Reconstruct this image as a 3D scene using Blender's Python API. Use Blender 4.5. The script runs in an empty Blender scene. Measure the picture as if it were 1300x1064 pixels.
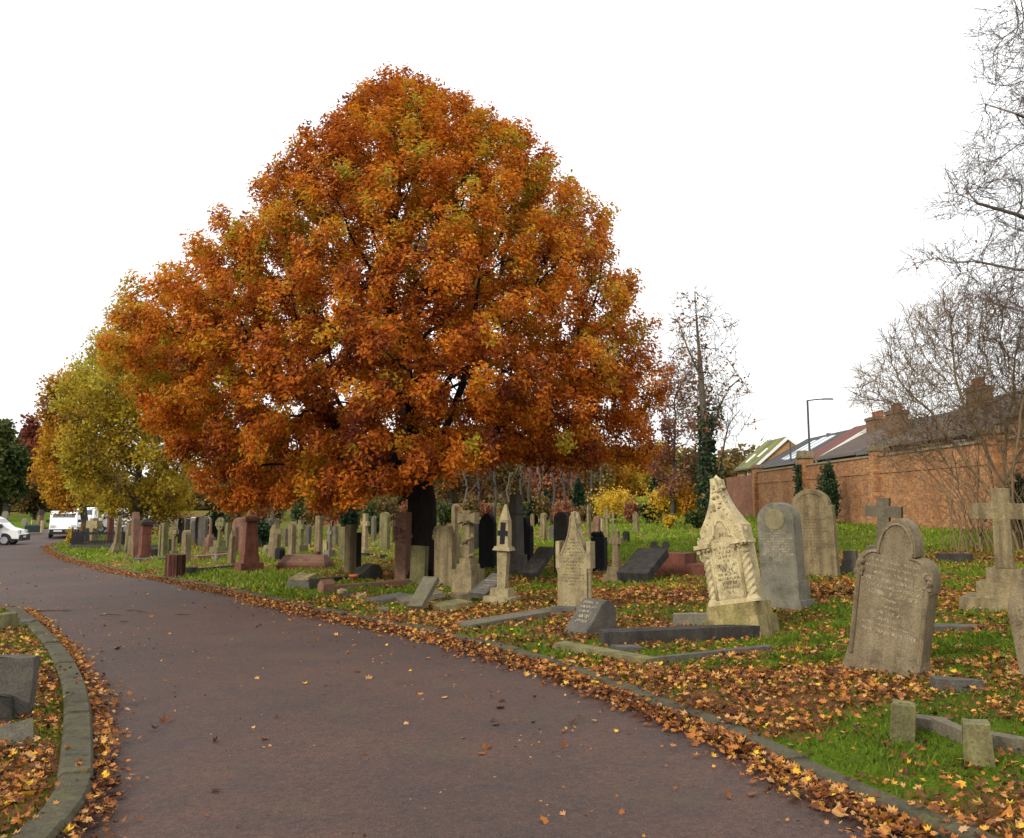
import bpy, bmesh, math, random
import numpy as np
from mathutils import Vector, Matrix, Euler, geometry
R = math.radians
random.seed(7); RNG = np.random.default_rng(7)
scene = bpy.context.scene
COL = scene.collection
# ---------------------------------------------------------------- camera model (used to find where things stand)
F, CX, CY, EYE = 1150.0, 650.0, 487.5, 1.6
PITCH = math.atan((640 - CY) / F)
cP, sP = math.cos(PITCH), math.sin(PITCH)

def ray(px, py):
    x, y = (px - CX) / F, (CY - py) / F
    return np.array([x, cP - y * sP, sP + y * cP])

def vnoise(x, y, seed=0):
    x = np.asarray(x, float); y = np.asarray(y, float)
    xi = np.floor(x).astype(np.int64); yi = np.floor(y).astype(np.int64)
    fx = x - xi; fy = y - yi
    fx = fx * fx * (3 - 2 * fx); fy = fy * fy * (3 - 2 * fy)
    def h(a, b):
        n = (a * 374761393 + b * 668265263 + seed * 1442695) & 0x7fffffff
        n = ((n ^ (n >> 13)) * 1274126177) & 0x7fffffff
        return ((n ^ (n >> 16)) & 0xffff) / 65535.0
    return (h(xi, yi) * (1 - fx) + h(xi + 1, yi) * fx) * (1 - fy) + (h(xi, yi + 1) * (1 - fx) + h(xi + 1, yi + 1) * fx) * fy

def fbm(x, y, seed=0, o=3):
    t = 0; a = .5
    for k in range(o):
        t = t + a * vnoise(np.asarray(x) * 2 ** k, np.asarray(y) * 2 ** k, seed + k); a *= .5
    return t / (1 - .5 ** o)

def softp(v, k):
    return k * np.log1p(np.exp(np.clip(v / k, -30, 30)))

def gz(x, y):                       # lie of the land: falls to the left, climbs towards the wall and far away
    x = np.asarray(x, float); y = np.asarray(y, float)
    r = np.hypot(x, y)
    z = .03 * 60 * np.tanh(x / 60) + .02 * np.minimum(softp(x - 8, 1.0), 25)
    return z + .028 * np.minimum(softp(r - 68, 4.0), 60)

def at(px, py, dz=0.07):            # the point of ground seen at a pixel
    d = ray(px, py); o = np.array([0, 0, EYE]); t = 2.0; dt = .25
    f = lambda t: EYE + d[2] * t - (gz(d[0] * t, d[1] * t) + dz)
    while t < 190 and f(t) > 0: t += dt
    a, b = t - dt, t
    for _ in range(30):
        m = (a + b) / 2
        if f(m) > 0: a = m
        else: b = m
    return np.array([d[0] * b, d[1] * b, gz(d[0] * b, d[1] * b) + dz])

def onY(px, py, Y):                 # the point of a ray at ground distance Y
    d = ray(px, py); t = Y / d[1]
    return np.array([d[0] * t, Y, EYE + d[2] * t])

def dist_px(P):                     # metres covered by one pixel there
    return (P[1] * cP + (P[2] - EYE) * sP) / F

# ---------------------------------------------------------------- objects
def link(o, parent=None):
    COL.objects.link(o)
    if parent is not None: o.parent = parent
    return o

def tag(o, label=None, cat=None, group=None, kind=None):
    if label: o['label'] = label
    if cat: o['category'] = cat; o['kind'] = 'thing'
    if group: o['group'] = group
    if kind: o['kind'] = kind
    return o

def empty(name, loc, rot=(0, 0, 0), label=None, cat=None, group=None):
    o = bpy.data.objects.new(name, None); o.empty_display_size = .2
    o.location = [float(v) for v in loc]; o.rotation_euler = rot
    link(o); return tag(o, label, cat, group)

def ob_bm(name, bm, mat, parent=None, smooth=False, recalc=True):
    if recalc: bmesh.ops.recalc_face_normals(bm, faces=bm.faces[:])
    me = bpy.data.meshes.new(name); bm.to_mesh(me); bm.free()
    for m in (mat if isinstance(mat, (list, tuple)) else [mat]): me.materials.append(m)
    if smooth: me.polygons.foreach_set('use_smooth', [True] * len(me.polygons))
    return link(bpy.data.objects.new(name, me), parent)

def ob_np(name, V, loops, mat, parent=None, smooth=False, attr=None, sizes=None):
    """V (n,3); loops (m,k) or flat with sizes; attr {name: per-face floats}"""
    me = bpy.data.meshes.new(name)
    V = np.ascontiguousarray(V, np.float32)
    me.vertices.add(len(V)); me.vertices.foreach_set('co', V.ravel())
    if sizes is None:
        sizes = np.full(len(loops), loops.shape[1], np.int32); flat = loops.ravel()
    else: flat = loops
    st = np.concatenate([[0], np.cumsum(sizes)[:-1]]).astype(np.int32)
    me.loops.add(len(flat)); me.loops.foreach_set('vertex_index', np.ascontiguousarray(flat, np.int32))
    me.polygons.add(len(sizes)); me.polygons.foreach_set('loop_start', st)
    try: me.polygons.foreach_set('loop_total', np.ascontiguousarray(sizes, np.int32))
    except Exception: pass
    me.polygons.foreach_set('use_smooth', np.full(len(sizes), smooth, bool))
    me.update(calc_edges=True)
    if attr:
        for k, (v, dom) in attr.items():
            a = me.attributes.new(k, 'FLOAT', dom); a.data.foreach_set('value', np.ascontiguousarray(v, np.float32))
    me.materials.append(mat)
    return link(bpy.data.objects.new(name, me), parent)

# ---------------------------------------------------------------- bmesh shapes
def xf(bm, verts, M):
    if M is not None: bmesh.ops.transform(bm, matrix=M, verts=[v for v in verts if v.is_valid])

def bevel_geo(bm, verts, w, seg=1):
    if w <= 0: return
    vs = set(verts)
    ed = [e for e in {e for v in verts for e in v.link_edges} if e.verts[0] in vs and e.verts[1] in vs and len(e.link_faces) == 2
          and e.calc_face_angle(0) > .35]
    if ed: bmesh.ops.bevel(bm, geom=ed, offset=w, segments=seg, affect='EDGES', profile=.6, clamp_overlap=True)

def box(bm, c, s, bev=.0, top=1.0, M=None, topy=None):
    """c = centre of the base, s = sizes, top = scale of the upper face"""
    n0 = set(bm.verts); ty = top if topy is None else topy
    x, y, z = s[0] / 2, s[1] / 2, s[2]
    P = [(-x, -y, 0), (x, -y, 0), (x, y, 0), (-x, y, 0), (-x * top, -y * ty, z), (x * top, -y * ty, z), (x * top, y * ty, z), (-x * top, y * ty, z)]
    v = [bm.verts.new((p[0] + c[0], p[1] + c[1], p[2] + c[2])) for p in P]
    for f in ((3, 2, 1, 0), (4, 5, 6, 7), (0, 1, 5, 4), (1, 2, 6, 5), (2, 3, 7, 6), (3, 0, 4, 7)): bm.faces.new([v[i] for i in f])
    bevel_geo(bm, v, bev)
    nv = [q for q in bm.verts if q not in n0]; xf(bm, nv, M); return nv

def prism(bm, outline, y0, y1, bev=.0, panel=0, pdepth=.012, M=None):
    """outline (x,z) extruded from y0 (front) to y1; panel = margin of a sunk panel in the front"""
    n0 = set(bm.verts)
    a = [bm.verts.new((x, y0, z)) for x, z in outline]; b = [bm.verts.new((x, y1, z)) for x, z in outline]
    ff = bm.faces.new(a); bm.faces.new(b[::-1]); n = len(a)
    for i in range(n): bm.faces.new((a[i], b[i], b[(i + 1) % n], a[(i + 1) % n]))
    bmesh.ops.recalc_face_normals(bm, faces=list({f for v in a + b for f in v.link_faces}))
    if bev > 0:
        ed = list(ff.edges)
        r = bmesh.ops.bevel(bm, geom=ed, offset=bev, segments=2, affect='EDGES', profile=.6, clamp_overlap=True)
        cand = [f for f in bm.faces if f.is_valid and all(abs(v.co.y - y0) < 1e-5 for v in f.verts) and not any(v in n0 for v in f.verts)]
        ff = max(cand, key=lambda f: f.calc_area()) if cand else None
    if panel > 0 and ff is not None:
        bmesh.ops.inset_region(bm, faces=[ff], thickness=panel, depth=0, use_even_offset=True)
        bmesh.ops.inset_region(bm, faces=[ff], thickness=panel * .28, depth=-pdepth, use_even_offset=True)
    nv = [q for q in bm.verts if q not in n0]; xf(bm, nv, M); return nv

def lathe(bm, prof, c=(0, 0, 0), seg=16, M=None, twist=None, lobes=0, amp=0):
    n0 = set(bm.verts); rings = []
    for k, (r, z) in enumerate(prof):
        ring = []
        for i in range(seg):
            a = 2 * math.pi * i / seg; rr = r
            if lobes and twist: rr = r * (1 + amp * math.cos(lobes * (a - twist * z)))
            ring.append(bm.verts.new((c[0] + rr * math.cos(a), c[1] + rr * math.sin(a), c[2] + z)))
        rings.append(ring)
    for p, q in zip(rings, rings[1:]):
        for i in range(seg): bm.faces.new((p[i], p[(i + 1) % seg], q[(i + 1) % seg], q[i]))
    bm.faces.new(rings[0][::-1]); bm.faces.new(rings[-1])
    nv = [q for q in bm.verts if q not in n0]; xf(bm, nv, M); return nv

def tube(bm, pts, rad, seg=6, M=None):
    n0 = set(bm.verts); pts = [Vector(p) for p in pts]; rings = []
    for i, p in enumerate(pts):
        d = (pts[min(i + 1, len(pts) - 1)] - pts[max(i - 1, 0)]).normalized()
        u = d.cross(Vector((0.31, .2, 1))) if abs(d.z) < .9 else d.cross(Vector((1, .2, 0)))
        u.normalize(); w = d.cross(u); r = float(rad[i] if isinstance(rad, (list, tuple)) else rad)
        rings.append([bm.verts.new(p + r * (math.cos(2 * math.pi * k / seg) * u + math.sin(2 * math.pi * k / seg) * w)) for k in range(seg)])
    for p, q in zip(rings, rings[1:]):
        for i in range(seg): bm.faces.new((p[i], p[(i + 1) % seg], q[(i + 1) % seg], q[i]))
    bm.faces.new(rings[0][::-1]); bm.faces.new(rings[-1])
    nv = [q for q in bm.verts if q not in n0]; xf(bm, nv, M); return nv

def blob(bm, c, r, sub=1, jit=.25, sz=(1, 1, 1)):
    v = bmesh.ops.create_icosphere(bm, subdivisions=sub, radius=r)['verts']
    for q in v:
        k = 1 + random.uniform(-jit, jit)
        q.co = Vector((q.co.x * sz[0] * k + c[0], q.co.y * sz[1] * k + c[1], q.co.z * sz[2] * k + c[2]))
    return v

def arc(cx, cz, rx, rz, a0, a1, n):
    return [(cx + rx * math.cos(R(a0 + (a1 - a0) * i / n)), cz + rz * math.sin(R(a0 + (a1 - a0) * i / n))) for i in range(n + 1)]

# ---------------------------------------------------------------- materials
def newmat(name):
    m = bpy.data.materials.new(name); m.use_nodes = True
    nt = m.node_tree; b = nt.nodes['Principled BSDF']; b.inputs['Roughness'].default_value = .9
    b.inputs['Specular IOR Level'].default_value = .25
    return m, nt, b

def nd(nt, t, **kw):
    n = nt.nodes.new(t)
    for k, v in kw.items():
        if k in n.inputs: n.inputs[k].default_value = v
        else: setattr(n, k, v)
    return n

def ramp(nt, fac, stops, interp='LINEAR'):
    n = nt.nodes.new('ShaderNodeValToRGB'); cr = n.color_ramp; cr.interpolation = interp
    while len(cr.elements) < len(stops): cr.elements.new(.5)
    for e, (p, c) in zip(cr.elements, stops):
        e.position = p; e.color = (*c, 1) if len(c) == 3 else c
    nt.links.new(fac, n.inputs[0]); return n.outputs[0]

def mix(nt, fac, a, b, mode='MIX'):
    n = nt.nodes.new('ShaderNodeMix'); n.data_type = 'RGBA'; n.blend_type = mode
    for s, v in ((n.inputs[0], fac), (n.inputs[6], a), (n.inputs[7], b)):
        if hasattr(v, 'is_output'): nt.links.new(v, s)
        elif isinstance(v, (int, float)): s.default_value = v
        else: s.default_value = (*v, 1)
    return n.outputs[2]

def noise(nt, scale, detail=4, rough=.6, vec=None, dist=0):
    n = nd(nt, 'ShaderNodeTexNoise', Scale=scale, Detail=detail, Roughness=rough, Distortion=dist)
    if vec is not None: nt.links.new(vec, n.inputs['Vector'])
    return n.outputs['Fac']

def coords(nt, kind='Object', scale=None, rnd=True):
    tc = nd(nt, 'ShaderNodeTexCoord'); v = tc.outputs[kind]
    if rnd:
        oi = nd(nt, 'ShaderNodeObjectInfo'); mu = nd(nt, 'ShaderNodeVectorMath', operation='SCALE'); mu.inputs[0].default_value = (37, 21, 53)
        nt.links.new(oi.outputs['Random'], mu.inputs['Scale'])
        ad = nd(nt, 'ShaderNodeVectorMath', operation='ADD'); nt.links.new(v, ad.inputs[0]); nt.links.new(mu.outputs[0], ad.inputs[1]); v = ad.outputs[0]
    if scale:
        mp = nd(nt, 'ShaderNodeMapping'); mp.inputs['Scale'].default_value = scale; nt.links.new(v, mp.inputs[0]); v = mp.outputs[0]
    return v

def bump(nt, b, h, strength=.3, dist=.01):
    n = nd(nt, 'ShaderNodeBump', Strength=strength, Distance=dist); nt.links.new(h, n.inputs['Height']); nt.links.new(n.outputs[0], b.inputs['Normal'])

def stone(name, base, dark, lich=(.30, .30, .09), lamt=.35, streak=.85, grain=60, damt=.7):
    m, nt, b = newmat(name)
    v = coords(nt); vs = coords(nt, scale=(9, 9, .7))
    c = mix(nt, ramp(nt, noise(nt, 2.2, 6, .65, v), [(.35, (0, 0, 0)), (.68, (1, 1, 1))]), base, tuple(k * .72 for k in base))
    st = ramp(nt, noise(nt, 1.0, 4, .6, vs), [(.40, (0, 0, 0)), (.62, (1, 1, 1))])
    sm = nd(nt, 'ShaderNodeMath', operation='MULTIPLY'); nt.links.new(st, sm.inputs[0]); sm.inputs[1].default_value = streak
    c = mix(nt, sm.outputs[0], c, dark)
    d2 = ramp(nt, noise(nt, 5, 8, .75, v), [(.47, (0, 0, 0)), (.66, (damt,) * 3)])
    c = mix(nt, d2, c, tuple(k * .6 for k in dark))
    l = ramp(nt, noise(nt, 3.6, 7, .7, v, .6), [(.55, (0, 0, 0)), (.7, (lamt,) * 3)])
    c = mix(nt, l, c, lich)
    c = mix(nt, ramp(nt, noise(nt, 14, 6, .8, v), [(.60, (0, 0, 0)), (.70, (.45,) * 3)]), c, tuple(min(.8, k * 1.55) for k in base))
    g = noise(nt, grain, 3, .7, v)
    c = mix(nt, .55, c, mix(nt, 1.0, c, ramp(nt, g, [(.32, (.42, .42, .42)), (.68, (1.5, 1.5, 1.5))]), 'MULTIPLY'))
    nt.links.new(c, b.inputs['Base Color'])
    h = nd(nt, 'ShaderNodeMath', operation='ADD'); nt.links.new(g, h.inputs[0]); nt.links.new(noise(nt, 9, 6, .7, v), h.inputs[1])
    bump(nt, b, h.outputs[0], .5, .012)
    return m

def simple(name, col, rough=.7, var=.25, scale=8, metal=0, spec=.3, bumpd=0):
    m, nt, b = newmat(name)
    v = coords(nt)
    c = mix(nt, ramp(nt, noise(nt, scale, 5, .65, v), [(.3, (0, 0, 0)), (.7, (1, 1, 1))]), tuple(k * (1 - var) for k in col), tuple(min(1, k * (1 + var)) for k in col))
    nt.links.new(c, b.inputs['Base Color']); b.inputs['Roughness'].default_value = rough; b.inputs['Metallic'].default_value = metal
    b.inputs['Specular IOR Level'].default_value = spec
    if bumpd: bump(nt, b, noise(nt, scale * 3, 5, .7, v), .5, bumpd)
    return m

def leafmat(name, stops, trans=.35, rough=.55):
    m, nt, b = newmat(name)
    a = nd(nt, 'ShaderNodeAttribute', attribute_name='tint')
    c = ramp(nt, a.outputs['Fac'], stops)
    nt.links.new(c, b.inputs['Base Color']); b.inputs['Roughness'].default_value = rough; b.inputs['Specular IOR Level'].default_value = .15
    if trans > 0:
        t = nd(nt, 'ShaderNodeBsdfTranslucent'); nt.links.new(c, t.inputs[0])
        ms = nd(nt, 'ShaderNodeMixShader'); ms.inputs[0].default_value = trans
        nt.links.new(b.outputs[0], ms.inputs[1]); nt.links.new(t.outputs[0], ms.inputs[2])
        nt.links.new(ms.outputs[0], nt.nodes['Material Output'].inputs[0])
    return m

M = {}
M['sand'] = stone('sandstone', (.265, .205, .108), (.115, .082, .045), (.27, .25, .07), .35)
M['tan'] = stone('brown_sandstone', (.25, .195, .118), (.125, .092, .055), (.22, .18, .07), .3, .7)
M['pale'] = stone('pale_limestone', (.36, .29, .16), (.17, .125, .06), (.36, .31, .09), .4, .5)
M['cream'] = stone('cream_marble', (.56, .465, .265), (.27, .195, .09), (.42, .34, .08), .4, .45)
M['grey'] = stone('grey_granite', (.205, .185, .135), (.10, .092, .072), (.2, .18, .08), .3, .35, 70)
M['slate'] = stone('grey_stone', (.115, .102, .082), (.07, .062, .055), (.14, .14, .055), .4, .5)
M['dark'] = stone('sooty_stone', (.055, .048, .04), (.018, .016, .014), (.075, .07, .03), .3, .6)
M['black'] = stone('black_stone', (.018, .017, .019), (.008, .008, .01), (.03, .03, .018), .2, .5)
M['moss'] = stone('mossy_stone', (.205, .18, .082), (.095, .085, .036), (.2, .21, .04), .6, .6)
M['pink'] = stone('pink_granite', (.25, .135, .09), (.13, .065, .042), (.35, .26, .15), .15, .3, 110)
M['red'] = stone('red_granite', (.185, .068, .043), (.07, .026, .018), (.25, .14, .07), .15, .35, 120)
M['rubble'] = stone('weathered_slab_stone', (.155, .132, .088), (.095, .08, .055), (.17, .165, .05), .5, .4)
M['ink'] = simple('dark_lettering', (.10, .075, .04), .8, .5, 14)  # dark tone paints the shadow inside cut letters
M['chalk'] = simple('pale_lettering', (.36, .29, .19), .8, .5, 14)
# ---------------------------------------------------------------- road, kerbs and ground
def chaikin(P, n=3):
    P = [np.array(p, float) for p in P]
    for _ in range(n):
        Q = [P[0]]
        for a, b in zip(P, P[1:]): Q += [a * .75 + b * .25, a * .25 + b * .75]
        P = Q + [P[-1]]
    return np.array(P)

def resample(P, step):
    s = np.concatenate([[0], np.cumsum(np.hypot(*np.diff(P, axis=0).T))])
    n = max(2, int(s[-1] / step)); t = np.linspace(0, s[-1], n)
    return np.stack([np.interp(t, s, P[:, 0]), np.interp(t, s, P[:, 1])], 1)

RE = [(3.6, -14), (3.2, -3), (2.62, 2.2)] + [tuple(at(px, py, 0.02)[:2]) for px, py in
     ((995, 971), (915, 929), (847, 903), (785, 880), (705, 847), (640, 829), (545, 804), (465, 790), (385, 773), (300, 753), (240, 741), (180, 731), (120, 718), (82, 708), (66, 700))]
RE += [(-27.2, 54), (-29.3, 64), (-29.8, 76), (-28, 88), (-25.5, 97)]
LE = [(-1.6, -14), (-1.75, -3), (-1.9, 2.2)] + [tuple(at(px, py, 0.02)[:2]) for px, py in ((107, 1040), (112, 975), (110, 894), (93, 849), (72, 820), (48, 797), (17, 771))]
LE += [(-9.6, 15.8), (-15, 24), (-26, 41), (-37, 56), (-40.5, 66), (-40.3, 76), (-38.5, 88), (-35, 100)]
RE = resample(chaikin(RE), .5); LE = resample(chaikin(LE), .5)
def offs(E, d):                     # the line shifted sideways (positive = to its right)
    t = np.gradient(E, axis=0); t /= np.hypot(*t.T)[:, None]; return E + np.stack([t[:, 1], -t[:, 0]], 1) * d
RO, LO = offs(RE, .10), offs(LE, -.135)      # backs of the kerbs, where the grass begins
ROAD = np.concatenate([RE, LE[::-1]]); HOLE = np.concatenate([RO, LO[::-1]])

def inpoly(P, poly):
    x, y = P[:, 0], P[:, 1]; c = np.zeros(len(P), bool); q = np.roll(poly, -1, 0)
    for (x1, y1), (x2, y2) in zip(poly, q):
        if y1 == y2: continue
        k = ((y1 > y) != (y2 > y)) & (x < (x2 - x1) * (y - y1) / (y2 - y1) + x1); c ^= k
    return c

def pdist(P, line):
    d = np.full(len(P), 1e9)
    for a, b in zip(line, line[1:]):
        ab = b - a; t = np.clip(((P - a) @ ab) / (ab @ ab), 0, 1)
        d = np.minimum(d, np.hypot(*(P - a - t[:, None] * ab).T))
    return d

def bumps(x, y):
    r = np.hypot(x, y)
    return (.10 * (fbm(x * .8, y * .8, 3) - .5) + .05 * (vnoise(x * 2.6, y * 2.6, 9) - .5)) * np.clip((r - 2) / 6, .3, 1) + np.clip((r - 30) / 60, 0, .6) * (fbm(x * .12, y * .12, 5) - .5)

def tz(x, y, de=None):              # top of the grass
    x = np.asarray(x, float); y = np.asarray(y, float)
    if de is None:
        P = np.stack([np.atleast_1d(x), np.atleast_1d(y)], 1); de = np.minimum(pdist(P, RE), pdist(P, LE)).reshape(np.shape(x))
    return gz(x, y) + .042 + .035 * np.clip((de - .12) / .25, 0, 1) + bumps(x, y) * np.clip((de - .1) / 1.2, 0, 1)

def tz1(x, y): return float(tz(np.array([x]), np.array([y]))[0])

OAK = at(537, 735)
def litter_of(P, dR, dL):           # how much of the ground the fallen leaves cover, 0..1
    x, y = P[:, 0], P[:, 1]
    n = fbm(x * .55, y * .55, 21, 4); n2 = vnoise(x * 2.1, y * 2.1, 33)
    v = .12 + 0 * x
    v = np.maximum(v, .68 * np.exp(-np.maximum(0, np.hypot(x - OAK[0] - 1, (y - OAK[1] + 4)) - 5.0) ** 2 / 12))
    v = np.maximum(v, np.where((x > .3) & (y < 15.5), .49 * np.exp(-np.maximum(0, y - 11.5) ** 2 / 9), 0))
    v = np.maximum(v, np.where((x > 5) & (y < 24), .6 * np.exp(-np.maximum(0, x - 11) ** 2 / 9) , 0))
    v = np.maximum(v, .55 * np.exp(-(dR / .5) ** 2)); v = np.maximum(v, np.where(x < -1.5, .56 * np.exp(-np.maximum(0, dL - 3) ** 2 / 6) * (y < 17), 0))
    lawn = np.exp(-((x + 8.5) / 4.2) ** 2 - ((y - 21.5) / 4.6) ** 2) * (dR > .35)
    v = v * (1 - .8 * lawn)
    back = (y > 25) & (x < .09 * y) ; v = np.where(back, np.maximum(v, .56 - .3 * (x < -.36 * y)), v)
    return np.clip((v - .5) * 1.2 + (n - .5) * 2.3 + (n2 - .5) * .7 + .5, 0.02, 1) * (v > .1)

def build_ground():
    pts = []
    r = 1.2
    while r < 420:
        for a in np.arange(-63, 63, .9 if r < 60 else 1.5): pts.append((r * math.sin(R(a)), r * math.cos(R(a))))
        for a in np.arange(63, 297, 9): pts.append((r * math.sin(R(a)), r * math.cos(R(a))))
        r *= 1.034
    P = np.array(pts); P += RNG.uniform(-.15, .15, P.shape) * (np.hypot(*P.T) * .03)[:, None]
    dR, dL = pdist(P, RE), pdist(P, LE)
    ins = inpoly(P, HOLE)
    P = P[(~ins) & (np.minimum(dR, dL) > .2)]
    n = len(HOLE)
    allp = [Vector(p) for p in HOLE] + [Vector(p) for p in P]
    out = geometry.delaunay_2d_cdt(allp, [(i, (i + 1) % n) for i in range(n)], [], 0, 1e-5)
    V = np.array([tuple(v) for v in out[0]]); T = np.array([f for f in out[2] if len(f) == 3])
    cen = V[T].mean(1); T = T[~inpoly(cen, HOLE)]
    dR, dL = pdist(V, RE), pdist(V, LE); de = np.minimum(dR, dL)
    Z = tz(V[:, 0], V[:, 1], de)
    lit = litter_of(V, dR, dL)
    o = ob_np('ground', np.column_stack([V, Z]), T, M['ground'], None, True, {'litter': (lit, 'POINT')})
    tag(o, kind='structure')
    # road sheet: rows between the two edges
    A, B = resample(RE, .8), None
    n = len(A); B = resample(LE, 1); s = np.linspace(0, 1, n)
    # pair the edges by arc position
    def by(P, m):
        s = np.concatenate([[0], np.cumsum(np.hypot(*np.diff(P, axis=0).T))]); t = np.linspace(0, s[-1], m)
        return np.stack([np.interp(t, s, P[:, 0]), np.interp(t, s, P[:, 1])], 1)
    m = 260; A, B = by(RE, m), by(LE, m); k = 9
    G = np.stack([A + (B - A) * t for t in np.linspace(-.012, 1.012, k)], 1).reshape(-1, 2)
    idx = np.arange(m * k).reshape(m, k)
    L = np.stack([idx[:-1, :-1], idx[:-1, 1:], idx[1:, 1:], idx[1:, :-1]], -1).reshape(-1, 4)
    cam = (np.tile(np.linspace(-1, 1, k), m)) ** 2
    tag(ob_np('road', np.column_stack([G, gz(G[:, 0], G[:, 1]) + .02 - .03 * cam]), L, M['asphalt'], None, True), kind='structure')
    # kerbs
    for E, sgn, wid, hh in ((RE, 1, .13, .08), (LE, -1, .165, .105)):
        sA = np.concatenate([[0], np.cumsum(np.hypot(*np.diff(E, axis=0).T))]); pt = list(np.arange(0, sA[-1], .3))
        near_ = [q for q in np.arange(.4, sA[-1], .92) if np.interp(q, sA, E[:, 1]) < 32]; pt = sorted(pt + [q + d_ for q in near_ for d_ in (-.009, 0, .009)]); jn = set(round(q, 5) for q in near_)
        keep = np.stack([np.interp(pt, sA, E[:, 0]), np.interp(pt, sA, E[:, 1])], 1)
        V, Fs = [], []; t = np.stack([np.interp(pt, sA, q_) for q_ in np.gradient(E, axis=0).T], 1); t /= np.hypot(*t.T)[:, None]; nr = np.stack([t[:, 1], -t[:, 0]], 1) * sgn
        sec = [(-.03, -.12), (-.03, hh - .025), (-.012, hh), (wid - .03, hh + .004), (wid, hh - .02), (wid, -.12)]
        for i, (p, q) in enumerate(zip(keep, nr)):
            z = float(gz(p[0], p[1])); blk = math.floor((pt[i] - .4) / .92); j = .014 * (vnoise(blk * 1.7, 0, 5) - .5); jz = .02 * (vnoise(blk * 2.3, 3, 6) - .5) + .012 * (vnoise(pt[i] * 1.5, 1, 7) - .5) - (.03 if round(pt[i], 5) in jn else 0)
            for (o_, h_) in sec: V.append((p[0] + q[0] * (o_ + j), p[1] + q[1] * (o_ + j), z + h_ + (jz if h_ > 0 else 0)))
        s6 = len(sec); m2 = len(keep)
        for i in range(m2 - 1):
            for k2 in range(s6 - 1): a = i * s6 + k2; Fs.append((a, a + 1, a + s6 + 1, a + s6))
        o = ob_np('kerb', np.array(V), np.array(Fs), M['kerb'], None, False); tag(o, kind='structure')

def mats_ground():
    m, nt, b = newmat('grass_and_leaf_litter')
    v = coords(nt, 'Object', rnd=False)
    a = nd(nt, 'ShaderNodeAttribute', attribute_name='litter').outputs['Fac']
    fine = noise(nt, 9, 5, .7, v); vf = noise(nt, 55, 4, .75, v)
    s = nd(nt, 'ShaderNodeMath', operation='ADD'); nt.links.new(a, s.inputs[0])
    sc = nd(nt, 'ShaderNodeMath', operation='MULTIPLY_ADD'); nt.links.new(fine, sc.inputs[0]); sc.inputs[1].default_value = 1.1; sc.inputs[2].default_value = -.55
    nt.links.new(sc.outputs[0], s.inputs[1])
    lm = ramp(nt, s.outputs[0], [(.38, (0, 0, 0)), (.62, (1, 1, 1))])
    gr = mix(nt, ramp(nt, noise(nt, .9, 5, .6, v), [(.3, (0, 0, 0)), (.7, (1, 1, 1))]), (.10, .155, .008), (.17, .23, .013))
    gr = mix(nt, ramp(nt, vf, [(.35, (0, 0, 0)), (.65, (1, 1, 1))]), gr, (.045, .095, .007))
    gr = mix(nt, ramp(nt, noise(nt, 3, 5, .7, v), [(.55, (0, 0, 0)), (.75, (.7,) * 3)]), gr, (.105, .095, .03))
    gr = mix(nt, ramp(nt, noise(nt, .45, 5, .7, v), [(.52, (0, 0, 0)), (.7, (.75,) * 3)]), gr, (.085, .085, .02))
    li = ramp(nt, vf, [(.25, (.05, .025, .012)), (.42, (.12, .058, .022)), (.55, (.20, .095, .034)), (.68, (.26, .15, .065)), (.8, (.32, .17, .05))])
    nt.links.new(mix(nt, lm, gr, li), b.inputs['Base Color']); b.inputs['Roughness'].default_value = 1; b.inputs['Specular IOR Level'].default_value = .05
    bump(nt, b, vf, .9, .04); M['ground'] = m
    m, nt, b = newmat('asphalt')
    v = coords(nt, 'Object', rnd=False)
    c = mix(nt, ramp(nt, noise(nt, .35, 5, .6, v), [(.35, (0, 0, 0)), (.65, (1, 1, 1))]), (.084, .045, .031), (.052, .033, .027))
    c = mix(nt, ramp(nt, noise(nt, 2.3, 6, .7, v), [(.48, (0, 0, 0)), (.75, (.8,) * 3)]), c, (.040, .030, .030))
    c = mix(nt, .8, c, mix(nt, 1, c, ramp(nt, noise(nt, 22, 5, .8, v), [(.32, (.6, .6, .6)), (.5, (1, 1, 1)), (.70, (1.45, 1.4, 1.4))]), 'MULTIPLY'))
    wv = nd(nt, 'ShaderNodeTexVoronoi', Scale=150.0); nt.links.new(v, wv.inputs['Vector'])
    c = mix(nt, .75, c, mix(nt, 1, c, ramp(nt, wv.outputs['Color'], [(.1, (.5, .5, .5)), (.75, (1.25, 1.2, 1.2)), (.97, (2.1, 2.0, 1.9))]), 'MULTIPLY'))
    g = ramp(nt, noise(nt, 1.1, 6, .7, v), [(.56, (0, 0, 0)), (.72, (.45,) * 3)])
    c = mix(nt, g, c, (.06, .06, .025))
    nt.links.new(c, b.inputs['Base Color']); b.inputs['Roughness'].default_value = .72; b.inputs['Specular IOR Level'].default_value = .3
    bump(nt, b, wv.outputs['Distance'], .6, .006); M['asphalt'] = m
    M['kerb'] = stone('kerb_stone', (.088, .076, .043), (.035, .03, .018), (.12, .125, .022), .75, .3, 50)
    # joints between the kerb stones are left to the stone's own wear
mats_ground(); build_ground()
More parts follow.
